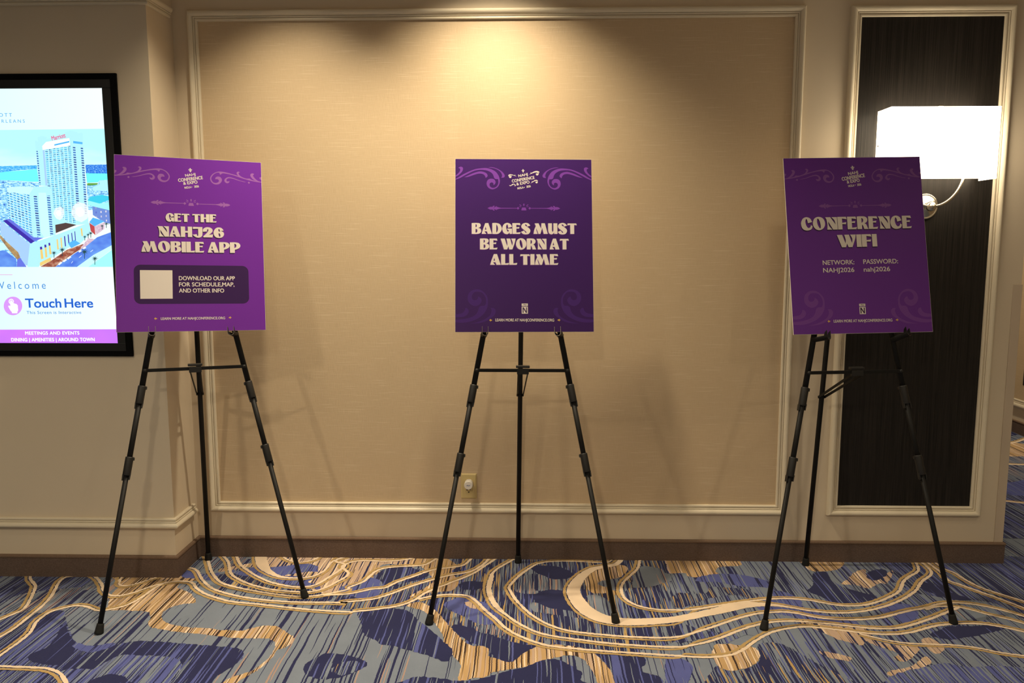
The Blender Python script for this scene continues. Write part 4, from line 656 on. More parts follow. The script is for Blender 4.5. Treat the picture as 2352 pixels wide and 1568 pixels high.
# ---------------------------------------------------------------- carpet floor (one mesh, pattern laid in as colour areas)
rnd = random.Random(4)
CK = list(CARP.keys())
fl = MB()
fl.add([(-6.1, -6.6, 0), (FX + 0.1, -6.6, 0), (FX + 0.1, 5.2, 0), (-6.1, 5.2, 0)], [(0, 1, 2, 3)], CK.index('slate'))
def tuft(p): return [(x + rnd.uniform(-0.0022, 0.0022), y + rnd.uniform(-0.0035, 0.0035)) for x, y in p]
zi = 0.0
for m, pts in D['floor_polys']:
    zi += 0.00002
    flat(fl, [tuft(catmull(pts, True, 0.009))], lambda a, b, z=zi: (a, b, z), CK.index(m))
def ribbon(pts, wd, off, z, mat, wc):
    c = []
    for i, p in enumerate(pts): c.append((p[0], p[1], (wc[i] if wc and i < len(wc) else wd), (off if not isinstance(off, tuple) else off[0] if i < off[2] else off[1])))
    c = catmull(c, False, 0.008)
    L = []; R = []
    for i, p in enumerate(c):
        a = c[max(i - 1, 0)]; b = c[min(i + 1, len(c) - 1)]
        tx, ty = b[0] - a[0], b[1] - a[1]; l = math.hypot(tx, ty) or 1; nx, ny = -ty / l, tx / l
        wdt = p[2]; o_ = p[3] * (wdt * 0.5 + 0.0095); hw = wdt / 2 if not off else 0.0058
        j = rnd.uniform(-0.0016, 0.0016); k = rnd.uniform(-0.0016, 0.0016)
        L.append((p[0] + nx * (o_ + hw + j), p[1] + ny * (o_ + hw + j) * 1.0, z)); R.append((p[0] + nx * (o_ - hw + k), p[1] + ny * (o_ - hw + k), z))
    n = len(L)
    fl.add(L + R, [(i, i + 1, n + i + 1, n + i) for i in range(n - 1)], CK.index(mat))
for q, (pts, wd, side, wc) in enumerate(D['floor_lines']):
    ribbon(pts, wd, side, 0.0016 + 0.00001 * q, 'gold', wc)
for q, (pts, wd, side, wc) in enumerate(D['floor_lines']):
    ribbon(pts, wd, 0, 0.0019 + 0.00001 * q, 'cream', wc)
# the pattern carried on down the side corridor
for (m, x, y, a, b) in (('navy_mix', 2.6, 0.7, 0.45, 0.5), ('slate_dense', 3.0, 1.5, 0.6, 0.35), ('navy_peri', 2.5, 1.9, 0.35, 0.3), ('tan', 3.2, 2.0, 0.5, 0.18), ('navy_peri', 3.3, 2.45, 0.35, 0.14), ('peri', 2.9, 1.1, 0.25, 0.16), ('navy_slate', 3.1, 2.9, 0.5, 0.2), ('beige', 3.2, 0.75, 0.3, 0.1)):
    zi += 0.00002
    pts = [(x + a * math.cos(t) * rnd.uniform(0.75, 1.2), y + b * math.sin(t) * rnd.uniform(0.75, 1.2)) for t in [2 * PI * i / 11 for i in range(11)]]
    flat(fl, [tuft(catmull(pts, True, 0.012))], lambda a_, b_, z=zi: (a_, b_, z), CK.index(m))
for q, pts in enumerate(([(2.12, 0.95), (2.6, 0.86), (3.1, 0.62), (3.6, 0.42)], [(2.2, 2.05), (2.8, 2.16), (3.3, 2.12), (3.6, 2.3)], [(2.3, 1.55), (2.9, 1.62), (3.6, 1.5)])):
    ribbon(pts, 0.022, 1, 0.0016, 'gold', None); ribbon(pts, 0.022, 0, 0.0019, 'cream', None)
floor = fl.build('floor', [CARP[k] for k in CK]); struct(floor)

# ---------------------------------------------------------------- display lettering of the headings (outlines in units of a 217-high capital)
GLY = {
'A': ["388,105* 450,105* 522,322* 438,322* 420,270* 372,270* 392,300 412,322* 315,322* 340,235", "396,176* 380,238* 412,238*"],
'B': ["118,105* 215,102 280,112 300,150 285,185 245,205* 290,215 310,255 300,295 260,318 200,325 118,322*", "195,127* 215,135 222,158 215,180 195,190*", "195,220* 225,230 232,260 222,288 195,298*"],
'C': ["930,185* 855,205* 845,150 828,128* 812,165 815,215 832,262 862,288 895,270 905,238* 935,255* 915,305 860,328 800,325 755,295 735,245 735,190 770,125 835,100 900,125"],
'D': ["530,105* 600,102 680,125 720,200 705,270 650,318 590,325 530,322*", "610,128* 635,165 645,215 635,265 610,300*"],
'E': ["948,105* 1100,105* 1112,148* 1070,142 1028,135* 1028,190* 1090,182* 1082,215* 1028,212* 1028,295* 1070,292 1115,285* 1100,322* 948,322*"],
'F': ["948,105* 1100,105* 1112,148* 1070,142 1028,135* 1028,208* 1102,198* 1092,234* 1028,231* 1028,322* 948,322*"],
'G': ["930,180* 852,200* 845,150 828,128* 812,165 815,215 832,262 852,280 862,262 860,243* 840,240* 830,215* 928,215* 928,322* 884,322* 880,292* 855,320 820,328 765,305 735,245 735,190 770,125 835,100 900,125"],
'H': ["0,105* 82,105* 82,196* 132,196* 132,105* 214,105* 214,322* 132,322* 132,232* 82,232* 82,322* 0,322*"],
'I': ["0,105* 80,105* 80,322* 0,322*"],
'J': ["8,108* 190,108* 190,240* 180,295 130,330 60,322 0,272* 78,258* 88,295 105,290 108,250* 108,145* 8,150*"],
'L': ["0,105* 80,105* 80,293* 157,284* 145,322* 0,322*"],
'M': ["1380,110* 1460,108* 1510,220* 1518,108* 1587,108* 1645,322* 1562,322* 1532,200* 1497,322* 1455,322* 1412,205* 1415,255 1440,322* 1357,322* 1372,240 1404,165*"],
'N': ["1430,418* 1520,418* 1608,545* 1590,470 1540,418* 1640,418* 1640,632* 1560,632* 1478,490* 1490,565 1545,632* 1455,632* 1462,540 1450,455*"],
'O': ["1120,408 1050,432 1016,495 1018,560 1055,615 1120,638 1185,615 1224,560 1226,490 1190,432", "1100,438 1088,480 1096,540 1118,588 1140,608 1150,575 1142,508 1124,458"],
'P': ["0,105* 80,102 165,115 200,165 180,215 130,245 90,256* 90,322* 0,322*", "85,130* 115,145 122,175 110,205 85,222*"],
'R': ["1240,415* 1310,412 1390,420 1425,460 1410,510 1370,535* 1400,550 1420,600 1435,632* 1360,632* 1345,580 1325,552* 1320,632* 1240,632*", "1320,440* 1345,455 1350,485 1340,510 1320,525*"],
'S': ["1300,155* 1235,175* 1232,150 1210,130 1192,134 1200,155 1240,182 1285,220 1300,265 1270,318 1205,332 1145,318 1112,280* 1170,255* 1185,275 1205,300 1224,296 1212,276 1180,247 1130,205 1117,165 1145,118 1210,100 1265,115"],
'T': ["2035,110* 2210,110* 2222,148* 2195,143 2168,140* 2168,322* 2088,322* 2088,140* 2060,143 2030,150*"],
'U': ["1645,108* 1722,108* 1722,250* 1735,283 1752,250* 1752,108* 1832,108* 1832,322* 1765,322* 1765,295* 1735,325 1700,330 1660,305 1645,250*"],
'W': ["705,415* 792,415* 838,565* 845,500 825,415* 905,415* 945,560* 956,490 925,415* 1018,415* 1000,500 950,632* 885,632* 865,570* 842,632* 775,632*"],
'2': ["0,205* 5,150 60,112 130,112 180,145 185,195 150,240 112,268* 195,256* 182,322* 8,322* 5,300* 60,245 95,200 106,165 95,148 82,165 78,200*"],
'6': ["200,170* 160,120 100,108 45,130 5,195 5,255 40,312 105,330 170,312 205,260 195,210 150,187 112,200* 96,165 108,138* 122,155 125,188*", "106,228 98,260 110,298 124,304 134,275 122,238"],
}
def glyph(ch):
    cs = [contour(parse(s), 14) for s in GLY[ch]]
    x0 = min(p[0] for p in cs[0]); x1 = max(p[0] for p in cs[0])
    base = 632 if ch in 'NORW' else 322
    return [[((x - x0) / 217, (base - y) / 217) for x, y in c] for c in cs], (x1 - x0) / 217
def heading_geo(txt):
    V = []; F = []; x = 0.0
    for ch in txt:
        if ch == ' ': x += 0.26; continue
        cs, wd = glyph(ch); v, f = tess(cs); b = len(V)
        V += [(a + x, y) for a, y in v]; F += [tuple(i + b for i in t) for t in f]
        x += wd + 0.035
        if ch in 'LP': x -= 0.02
    return V, F, x - 0.035

# ---------------------------------------------------------------- posters
def print_mat(name, top, bottom, rough=0.42):
    """printed board: purple blended vertically from bottom to top colour, plus slight print mottle"""
    m = NT(name); o = m.xyz()
    nz = m.noise(m.vec(o[0], o[1], o[2]), 90.0, 2.0)
    t = m.math('MULTIPLY_ADD', nz, 0.10, m.math('DIVIDE', o[2], 0.72))
    m.base(m.mix(t, bottom, top)); m.rough(rough); m.spec(0.18)
    return m.m
PINK = dict(
 app=dict(face=print_mat('poster_purple_violet', (0.155, 0.024, 0.330), (0.150, 0.024, 0.300)), orn=plain('mauve_ink', (0.30, 0.110, 0.40), 0.5, spec=0.2), low=None, shadow=plain('deep_shadow_ink', (0.040, 0.013, 0.075), 0.5, spec=0.2)),
 badge=dict(face=print_mat('poster_dark_plum', (0.050, 0.012, 0.130), (0.042, 0.012, 0.095)), orn=plain('orchid_ink', (0.185, 0.045, 0.36), 0.5, spec=0.2), low=plain('dusk_violet_ink', (0.056, 0.016, 0.150), 0.5, spec=0.2), shadow=plain('violet_shadow_ink', (0.110, 0.030, 0.200), 0.5, spec=0.2)),
 wifi=dict(face=print_mat('poster_purple_dim_lit', (0.120, 0.026, 0.245), (0.130, 0.030, 0.250)), orn=plain('mauve_ink_dim_lit', (0.215, 0.080, 0.300), 0.5, spec=0.2), low=plain('faint_mauve_ink', (0.168, 0.050, 0.275), 0.5, spec=0.2), shadow=plain('deep_shadow_ink2', (0.035, 0.011, 0.060), 0.5, spec=0.2)),  # same print as app; the dimmer light there is put into these darker purples
)
LAB = {'app': ('purple poster board about a mobile app, on the left easel overlapping the lit screen', 'poster'),
       'badge': ('dark purple poster board saying badges must be worn, on the middle easel', 'poster'),
       'wifi': ('purple poster board with the conference wifi password, on the right easel below the sconce', 'poster')}
BW, BH, BT = 0.5404, 0.6877, 0.005
def mirror(polys): return [[(-x, y, c) for x, y, c in p] for p in polys]
def fleur_icon(mb, layer, cx, cy, s, ang, mi=0):
    """small fleur-de-lis: pointed middle petal, two curled side petals, a band and a foot"""
    P = ["0,100* 14,78 18,55 10,30 6,16* -6,16* -10,30 -18,55 -14,78", "12,22* 30,26 46,44 44,60 34,66 26,58* 32,46 24,36 10,32*", "-12,22* -30,26 -46,44 -44,60 -34,66 -26,58* -32,46 -24,36 -10,32*", "-24,20* 24,20* 24,10* -24,10*", "0,-26* 10,-8 18,-18 22,-6* 10,8* -10,8* -22,-6* -18,-18 -10,-8"]
    ca, sa = math.cos(ang), math.sin(ang)
    for j, q in enumerate(P):
        to3 = layer(j); c = contour(parse(q), 8)
        flat(mb, [[(cx + (x * ca - (y - 37) * sa) * s, cy + (x * sa + (y - 37) * ca) * s) for x, y in c]], to3, mi)
def build_poster(k):
    B = D['boards'][k]; R = Matrix(B['M']); M = R.to_4x4(); M.translation = Vector(B['o'])
    root = empty('poster_board', label=LAB[k][0], cat=LAB[k][1], group='purple conference poster boards on easels', M=M)
    pk = PINK[k]
    b = MB().span((-BW / 2, 0.0, 0), (BW / 2, BT, BH), 1)
    e = 0.0006
    b.add([(-BW / 2 + e, -0.0002, e), (BW / 2 - e, -0.0002, e), (BW / 2 - e, -0.0002, BH - e), (-BW / 2 + e, -0.0002, BH - e)], [(0, 1, 2, 3)], 0)
    b.build('board', [pk['face'], M_FOAM], root)
    def lay(n): return lambda x, y: (x / 1000.0, -0.0002 - 0.00008 * n, y / 1000.0)
    def clipx(c): h = BW * 500 - 0.8; return [(max(-h, min(h, x)), y) for x, y in c]
    # scroll ornaments
    tl = D['orn']['TLb'] if k == 'badge' else D['orn']['TLa']
    for polys in (tl, mirror(tl)):
        mb = MB()
        for p in polys: flat(mb, [clipx(contour(p, 4))], lay(1))
        mb.build('scroll_ornament', pk['orn'], root)
    if pk['low']:
        bl = D['orn']['BLb']
        for polys in (bl, mirror(bl)):
            mb = MB()
            for p in polys: flat(mb, [clipx(contour(p, 4))], lay(1))
            mb.build('scroll_ornament', pk['low'], root)
    # divider: two spears pointing at a small bell with rays
    (lx, ly), (cx, cy), (rx, ry) = B['div']
    mb = MB(); cy = (ly + ry) / 2; hw = (rx - lx) / 2
    for s in (-1, 1):
        T = lambda x, y: (cx + s * x * hw / 148.0, cy + y)
        for j, q in enumerate(("148,0* 138,5 127,5 119,1* 119,-1* 127,-5 138,-5", "128,1* 126,8 121,10 118,7* 122,5 121,0* 122,-5 118,-7* 121,-10 126,-8 128,-1*", "121,3* 114,6 112,3 108,5 102,3 92,1.4* 28,1.1* 28,-1.1* 92,-1.4* 102,-3 108,-5 112,-3 114,-6 121,-3*", "113,8* 110,8* 110,-8* 113,-8*", "28,1* 24,5.5* 18,0* 24,-5.5* 28,-1*")):
            flat(mb, [[T(x, y) for x, y in contour(parse(q), 3)]], lay(1 + 0.3 * j))
        for q in ("9,4* 16,10* 18,8* 11,2.6*", "10,0* 18,2.5* 18.5,0.5* 11,-1.5*"):
            flat(mb, [[(cx + s * x, cy + y + 6) for x, y, c_ in parse(q)]], lay(1))
    flat(mb, [[(cx - 1.5, cy + 9), (cx + 1.5, cy + 9), (cx + 2.6, cy + 17), (cx, cy + 19), (cx - 2.6, cy + 17)]], lay(1))
    flat(mb, [contour([(cx - 6.5, cy + 3, 1), (cx + 6.5, cy + 3, 1), (cx + 9, cy - 3, 0), (cx + 10, cy - 8.5, 1), (cx - 10, cy - 8.5, 1), (cx - 9, cy - 3, 0)], 3)], lay(1))
    mb.build('divider_ornament', pk['orn'], root)
    # heading with its printed drop shadow
    for h in D['boards'][k]['head']:
        mb = MB(); g = heading_geo(h['t'])
        cp = h['cap']
        sd = (-2.3, -2.6) if k == 'badge' else ((-2.6, -4.2) if k == 'app' else (-2.0, -4.0))
        for q in (0.33, 0.66, 1.0): put_text(mb, g, h['p0'], h['p1'], cp, lay(3.2 - q), 1, sd[0] * q, sd[1] * q)
        put_text(mb, g, h['p0'], h['p1'], cp, lay(3.6), 0)
        mb.build('heading', [M_CREAMINK, pk['shadow']], root)
    # event logo
    mb = MB()
    for i, h in enumerate(B['logo']):
        put_text(mb, text_geo(h['t']), h['p0'], h['p1'], h['cap'] * (0.82 if i < 3 else 0.95), lay(2), bold=1.9, layer=lambda k: lay(2 + 0.35 * k))
    (fx, fy), (gx, gy) = B['fleur']
    fleur_icon(mb, lambda j: lay(2 + 0.3 * j), (fx + gx) / 2, (fy + gy) / 2, (gy - fy) / 126.0, math.radians(3))
    dx, dy = B['dia']; flat(mb, [[(dx - 1.6, dy), (dx, dy - 3), (dx + 1.6, dy), (dx, dy + 3)]], lay(2))
    for p in B.get('swash', []): flat(mb, [contour(p, 2)], lay(2))
    mb.build('event_logo', M_CREAMINK, root)
    if k == 'app':
        c = B['box']; x0 = (c[0][0] + c[3][0]) / 2; x1 = (c[1][0] + c[2][0]) / 2; z1 = (c[0][1] + c[1][1]) / 2; z0 = (c[2][1] + c[3][1]) / 2; r = 24.0
        pts = [(px + r * math.cos(a0 + i * PI / 16), pz + r * math.sin(a0 + i * PI / 16)) for px, pz, a0 in ((x1 - r, z1 - r, 0), (x0 + r, z1 - r, PI / 2), (x0 + r, z0 + r, PI), (x1 - r, z0 + r, 1.5 * PI)) for i in range(9)]
        mb = MB(); flat(mb, [pts], lay(1)); mb.build('info_box', plain('info_box_ink', (0.036, 0.010, 0.075), 0.5, spec=0.2), root)
        mb = MB(); flat(mb, [[tuple(p) for p in B['tile']]], lay(2)); mb.build('blank_tile', M_CREAMINK, root)
    if 'text' in B:
        for h in B['text']:
            mb = MB(); put_text(mb, text_geo(h['t']), h['p0'], h['p1'], h['cap'], lay(2), bold=1.3 * h['w'], layer=lambda k: lay(2 + 0.35 * k))
            mb.build('caption_text', M_CREAMINK, root)
    if 'emblem' in B:
        a, b_, c, d = B['emblem']; mb = MB()
        def rect(p, q): return [(p[0], p[1]), (q[0], p[1]), (q[0], q[1]), (p[0], q[1])]
        flat(mb, [rect(a, b_)], lay(1)); flat(mb, [rect(c, d)], lay(1))
        wx = b_[0] - a[0]; zc = (a[1] + b_[1]) / 2
        flat(mb, [contour([(a[0] + wx * .15, zc - 1.2, 1), (a[0] + wx * .32, zc + 1.8, 0), (a[0] + wx * .5, zc + 1.1, 0), (a[0] + wx * .68, zc + 0.4, 0), (a[0] + wx * .88, zc + 1.6, 1), (a[0] + wx * .7, zc - 1.7, 0), (a[0] + wx * .5, zc - 1.0, 0), (a[0] + wx * .3, zc - 0.2, 0)], 1)], lay(2), 1)
        X = lambda u: c[0] + (d[0] - c[0]) * u
        Zz = lambda u: d[1] + (c[1] - d[1]) * u
        flat(mb, [[(X(.14), Zz(.1)), (X(.14), Zz(.9)), (X(.32), Zz(.9)), (X(.70), Zz(.36)), (X(.70), Zz(.9)), (X(.86), Zz(.9)), (X(.86), Zz(.1)), (X(.68), Zz(.1)), (X(.30), Zz(.64)), (X(.30), Zz(.1))]], lay(2), 1)
        mb.build('emblem', [M_CREAMINK, pk['shadow'] if k != 'badge' else plain('emblem_dark_ink', (0.045, 0.016, 0.08), 0.5)], root)
    h = B['foot']; mb = MB(); put_text(mb, text_geo(h['t']), h['p0'], h['p1'], h['cap'], lay(2), bold=1.2, layer=lambda k: lay(2 + 0.35 * k)); mb.build('footer_text', M_CREAMINK, root)
    for s, (ix, iy) in zip((1, -1), B['icons']):
        mb = MB(); fleur_icon(mb, lambda j: lay(2 + 0.3 * j), ix, iy, 0.095, s * PI / 2); mb.build('fleur_icon', M_YELLOW, root)
    return root
for k in ('app', 'badge', 'wifi'): build_poster(k)

# ---------------------------------------------------------------- easels
ELAB = {'app': 'black metal tripod easel nearest the lit screen, holding the mobile app poster',
        'badge': 'black metal tripod easel in the middle, holding the badges poster',
        'wifi': 'black metal tripod easel at the right, both brace bars showing, holding the wifi poster'}
def lerp(a, b, t): return Vector(a) + (Vector(b) - Vector(a)) * t
def foot_mesh(F, u, parent):
    F = Vector(F); u = Vector(u).normalized()
    mb = MB().lathe(F, u, [(0.0150, 0.000), (0.0158, 0.004), (0.0152, 0.010), (0.0128, 0.030), (0.0124, 0.036), (0.0105, 0.037)], 24)
    mb.build('rubber_foot', M_RUBBER, parent)
HUP = {'app': 0.004, 'badge': 0.006, 'wifi': 0.014}
HLEN = {'app': 0.082, 'badge': 0.068, 'wifi': 0.070}
def build_easel(k):
    E = D['easels'][k]; B = D['boards'][k]
    n = Matrix(B['M']) @ Vector((0, 1, 0)); fwd = Vector((-n.x, -n.y, 0)).normalized(); side = Vector((-fwd.y, fwd.x, 0))
    if side.x < 0: side = -side
    c = (Vector(E['FL']) + Vector(E['FR']) + Vector(E['RE'])) / 3
    root = empty('display_easel', (c.x, c.y, 0), ELAB[k], 'easel', 'black tripod easels holding posters')
    bpy.context.view_layer.update()
    base = Vector((c.x, c.y, 0))
    def L(p): return Vector(p) - base
    lift = Vector((0, 0, 0.004))
    for i, (f, a, h) in enumerate((('FL', 'AL', 'HL'), ('FR', 'AR', 'HR'))):
        F = L(E[f]) + lift; A = L(E[a]); H = L(E[h]); u = (A - F).normalized()
        c0, c1, c2, c3 = [lerp(F, H, t) for t in E['cols'][i]]       # upper collar top/bottom, lower collar top/bottom
        mb = MB().cyl(A, c1, 0.0108).cyl(c1 + u * 0.02, c3, 0.0100).cyl(c3 + u * 0.02, F + u * 0.01, 0.0092)
        leg = mb.build('leg', M_BLACK, root)
        out = side * (-1 if i == 0 else 1)
        for top, bot in ((c0, c1), (c2, c3)):
            mb = MB().lathe(bot, (top - bot), [(0.0140, 0), (0.0146, 0.003), (0.0146, (top - bot).length - 0.004), (0.0138, (top - bot).length)], 24)
            mb.build('locking_collar', M_BLKPL, leg)
            mb = MB()
            d = (top - bot).normalized()
            mb.bar(top + d * -0.004 + out * -0.015, top - d * 0.016 + out * -0.016, 0.010, 0.006, fwd)
            mb.build('clamp_lever', M_BLKPL, leg, 0.0012)
            for sg in (1, -1):
                MB().bar(bot + d * 0.006 + out * 0.0125 * sg, bot - d * 0.018 + out * 0.0115 * sg, 0.016, 0.005, fwd).build('collar_tab', M_BLKPL, leg, 0.0012)
        foot_mesh(F - lift, u, leg)
        # U-shaped hook that carries the board
        hd = (fwd + (side * 0.75 if k == 'wifi' else side * (0.05 if i == 0 else -0.22)))
        hd = hd - u * hd.dot(u); hd.normalize(); hd = (hd + Vector((0, 0, 0.22 if k == 'wifi' else 0.06))).normalized()
        upv = hd.cross(side); upv = upv if upv.z > 0 else -upv; upv.normalize(); sv = upv.cross(hd).normalized()
        st = H - upv * 0.012 - hd * 0.006 + Vector((0, 0, HUP[k])); ln = HLEN[k]; r = 0.0125; th = 0.0016
        V = []; Fc = []; seg = 14
        stations = [(0.0, 0.0), (ln * 0.80, 0.0), (ln * 0.86, 0.012), (ln, 0.020)]
        for tpos, rise in stations:
            prof = []
            for j in range(seg + 1):
                an = PI + PI * j / seg
                prof.append((math.cos(an), math.sin(an)))
            for rr in (r, r - th):
                rim_l = (-rr, rise + 0.004); rim_r = (rr, rise + 0.004)
                pts = [rim_l] + [(x * rr, y * rr) for x, y in prof] + [rim_r]
                for x, y in pts: V.append(st + hd * tpos + sv * x + upv * y)
        m_ = seg + 3
        for q in range(len(stations) - 1):
            for lay_ in (0, 1):
                for j in range(m_ - 1):
                    a_ = q * 2 * m_ + lay_ * m_ + j; b_ = (q + 1) * 2 * m_ + lay_ * m_ + j
                    Fc.append((a_, a_ + 1, b_ + 1, b_))
            for j in (0, m_ - 1):
                a_ = q * 2 * m_ + j; b_ = (q + 1) * 2 * m_ + j
                Fc.append((a_, b_, b_ + m_, a_ + m_))
        nface = len(Fc)
        for q in (0, len(stations) - 1):
            for j in range(m_ - 1):
                a_ = q * 2 * m_ + j
                Fc.append((a_, a_ + 1, a_ + 1 + m_, a_ + m_))
        o_ = MB().add(V, Fc[:nface], 0, True).add(V, Fc[nface:], 1).build('display_hook', [M_BLACK, M_STEEL], root)
    # rear leg
    F = L(E['RE']) + lift; A = L(E['AP']); u = (A - F).normalized(); mid = L(E['PB'])
    mb = MB().cyl(A, F + u * 0.01, 0.0100)
    leg = mb.build('leg', M_BLACK, root)
    foot_mesh(F - lift, u, leg)
    # hinge head joining the three legs behind the board
    AL, AR = L(E['AL']), L(E['AR'])
    mb = MB().bar(AL + Vector((0, 0, -0.02)), AR + Vector((0, 0, -0.02)), 0.03, 0.022, (0, 0, 1)).bar((AL + AR) / 2 + Vector((0, 0, -0.02)), A + Vector((0, 0, -0.012)), 0.024, 0.02, (0, 0, 1))
    mb.build('hinge_head', M_BLKPL, root, 0.003)
    # crossbar with rivets, slider bracket and the two brace bars to the rear leg
    JL, JR, BK = L(E['JL']) + fwd * 0.013, L(E['JR']) + fwd * 0.013, L(E['BK']) + fwd * 0.013
    mb = MB().bar(JL - (JR - JL).normalized() * 0.006, JR + (JR - JL).normalized() * 0.006, 0.013, 0.004, (0, 0, 1))
    cb = mb.build('crossbar', M_BLACK, root, 0.001)
    for J in (JL, JR): MB().lathe(J - fwd * 0.001, fwd, [(0.0068, 0), (0.0068, 0.003), (0.0045, 0.0055), (0.001, 0.0062)], 16).build('rivet', M_BLKPL, cb)
    bw = 0.046
    mb = MB(); dr = (JR - JL).normalized()
    mb.bar(BK - dr * bw / 2 + Vector((0, 0, -0.004)), BK + dr * bw / 2 + Vector((0, 0, -0.004)), 0.022, 0.010, (0, 0, 1))
    mb.bar(BK - dr * bw * 0.58 + Vector((0, 0, 0.014)) - fwd * 0.006, BK + dr * bw * 0.58 + Vector((0, 0, 0.014)) - fwd * 0.006, 0.008, 0.022, (0, 0, 1))
    mb.build('slider_bracket', M_BLKPL, root, 0.0012)
    for s in (-1, 1):
        a = BK + dr * s * 0.019 - fwd * 0.004 + Vector((0, 0, -0.012)); b = mid + dr * s * 0.0125
        MB().bar(a, b, 0.0035, 0.010, dr).lathe(b - dr * s * 0.001, dr * s, [(0.006, -0.002), (0.006, 0.003), (0.003, 0.004)], 14).build('brace', M_BLACK, root)
    return root
for k in ('app', 'badge', 'wifi'): build_easel(k)

# ---------------------------------------------------------------- touch screen on the left wall
TY = -0.240
SX1, SX0, SZ1, SZ0 = -1.699, -2.256, 2.022, 1.007
scr = empty('touch_screen', ((SX0 + SX1) / 2, LY, SZ0), 'tall lit touch screen in a black surround on the left wall', 'screen')
bpy.context.view_layer.update()
so = Vector(scr.location)
def sb(a, b, mi=0, mb=None): return (mb or MB()).span(Vector(a) - so, Vector(b) - so, mi)
def ringbox(x0, z0, x1, z1, wd, y0, y1):
    mb = MB()
    sb((x0 - wd, y0, z0 - wd), (x1 + wd, y1, z0), 0, mb); sb((x0 - wd, y0, z1), (x1 + wd, y1, z1 + wd), 0, mb)
    sb((x0 - wd, y0, z0), (x0, y1, z1), 0, mb); sb((x1, y0, z0), (x1 + wd, y1, z1), 0, mb)
    return mb
ringbox(SX0 - 0.033, SZ0 - 0.031, SX1 + 0.033, SZ1 + 0.033, 0.024, TY - 0.002, LY).build('felt_surround', plain('black_felt', (0.004, 0.004, 0.0045), 0.95, spec=0.1, var=0.4, scale=300), scr)
ringbox(SX0, SZ0, SX1, SZ1, 0.033, TY - 0.0065, LY).build('bezel', plain('screen_bezel', (0.012, 0.012, 0.0135), 0.45, spec=0.4), scr, 0.0015)
SC = 1.0
def led(name, c, k=1.0): return emit('screen_' + name, tuple((v / 255.0) ** 2.2 for v in c), SC * k)
def led_grad():
    m = NT('screen_sky'); o = m.xyz(); z = o[2]; x = o[0]
    nz = m.noise(m.vec(m.math('MULTIPLY', x, 4.0), m.math('MULTIPLY', z, 14.0), 0.0), 1.0, 4.0)
    t = m.math('ADD', m.math('MULTIPLY', m.math('SUBTRACT', z, 0.62), 5.0), m.math('MULTIPLY', m.math('SUBTRACT', nz, 0.5), 0.9))
    cr = m.n('ShaderNodeValToRGB'); m.l(t, cr.inputs[0])
    cr.color_ramp.elements[0].color = (0.86, 1.0, 0.97, 1); cr.color_ramp.elements[0].position = 0.0
    cr.color_ramp.elements[1].color = (0.48, 0.96, 1.0, 1); cr.color_ramp.elements[1].position = 0.8
    m.base((0.02, 0.02, 0.02)); m.l(cr.outputs[0], m.b.inputs['Emission Color']); m.b.inputs['Emission Strength'].default_value = SC
    return m.m
def led_noise(name, cols, sx, sz, detail=2.0):
    m = NT('screen_' + name); o = m.xyz()
    nz = m.noise(m.vec(m.math('MULTIPLY', o[0], sx), m.math('MULTIPLY', o[2], sz), 0.0), 1.0, detail, 0.7)
    cr = m.n('ShaderNodeValToRGB'); m.l(nz, cr.inputs[0]); el = cr.color_ramp.elements
    while len(el) < len(cols): el.new(0.5)
    for i, c in enumerate(cols):
        el[i].position = 0.30 + 0.42 * i / (len(cols) - 1); el[i].color = (*[(v / 255.0) ** 2.2 for v in c], 1)
    m.base((0.02, 0.02, 0.02)); m.l(cr.outputs[0], m.b.inputs['Emission Color']); m.b.inputs['Emission Strength'].default_value = SC
    return m.m
def led_windows(name, wall, glass, pitch_x, pitch_z, slope, fx=0.72, fz=0.5, dark=(30, 70, 150)):
    """rows of windows on a pictured tower: a grid sheared by the picture's perspective"""
    m = NT('screen_' + name); o = m.xyz()
    zz = m.math('ADD', o[2], m.math('MULTIPLY', o[0], slope))
    u = m.math('DIVIDE', o[0], pitch_x); v = m.math('DIVIDE', zz, pitch_z)
    a = m.math('LESS_THAN', m.math('FRACT', u), fx); b = m.math('LESS_THAN', m.math('FRACT', v), fz)
    wn = m.n('ShaderNodeTexWhiteNoise', noise_dimensions='2D'); m.l(m.vec(m.math('FLOOR', m.math('MULTIPLY', u, 3.0)), m.math('FLOOR', v), 0.0), wn.inputs['Vector'])
    g = m.mix(m.math('POWER', wn.outputs['Value'], 2.5), tuple((q / 255.0) ** 2.2 for q in glass), tuple((q / 255.0) ** 2.2 for q in dark))
    c = m.mix(m.math('MULTIPLY', a, b), tuple((q / 255.0) ** 2.2 for q in wall), g)
    m.base((0.02, 0.02, 0.02)); m.l(c, m.b.inputs['Emission Color']); m.b.inputs['Emission Strength'].default_value = SC
    return m.m
def led_page():
    m = NT('screen_page'); o = m.xyz()
    t = m.math('ADD', m.math('MULTIPLY', o[0], 1.4), 0.55)
    c = m.mix(t, (0.66, 0.98, 1.0), (0.90, 1.0, 0.985))
    m.base((0.02, 0.02, 0.02)); m.l(c, m.b.inputs['Emission Color']); m.b.inputs['Emission Strength'].default_value = SC
    return m.m
def glow_mat():
    m = NT('screen_glow'); m.base((0.02, 0.02, 0.02)); m.b.inputs['Emission Color'].default_value = (1, 0.97, 0.93, 1); m.b.inputs['Emission Strength'].default_value = SC
    m.b.inputs['Alpha'].default_value = 0.6
    return m.m
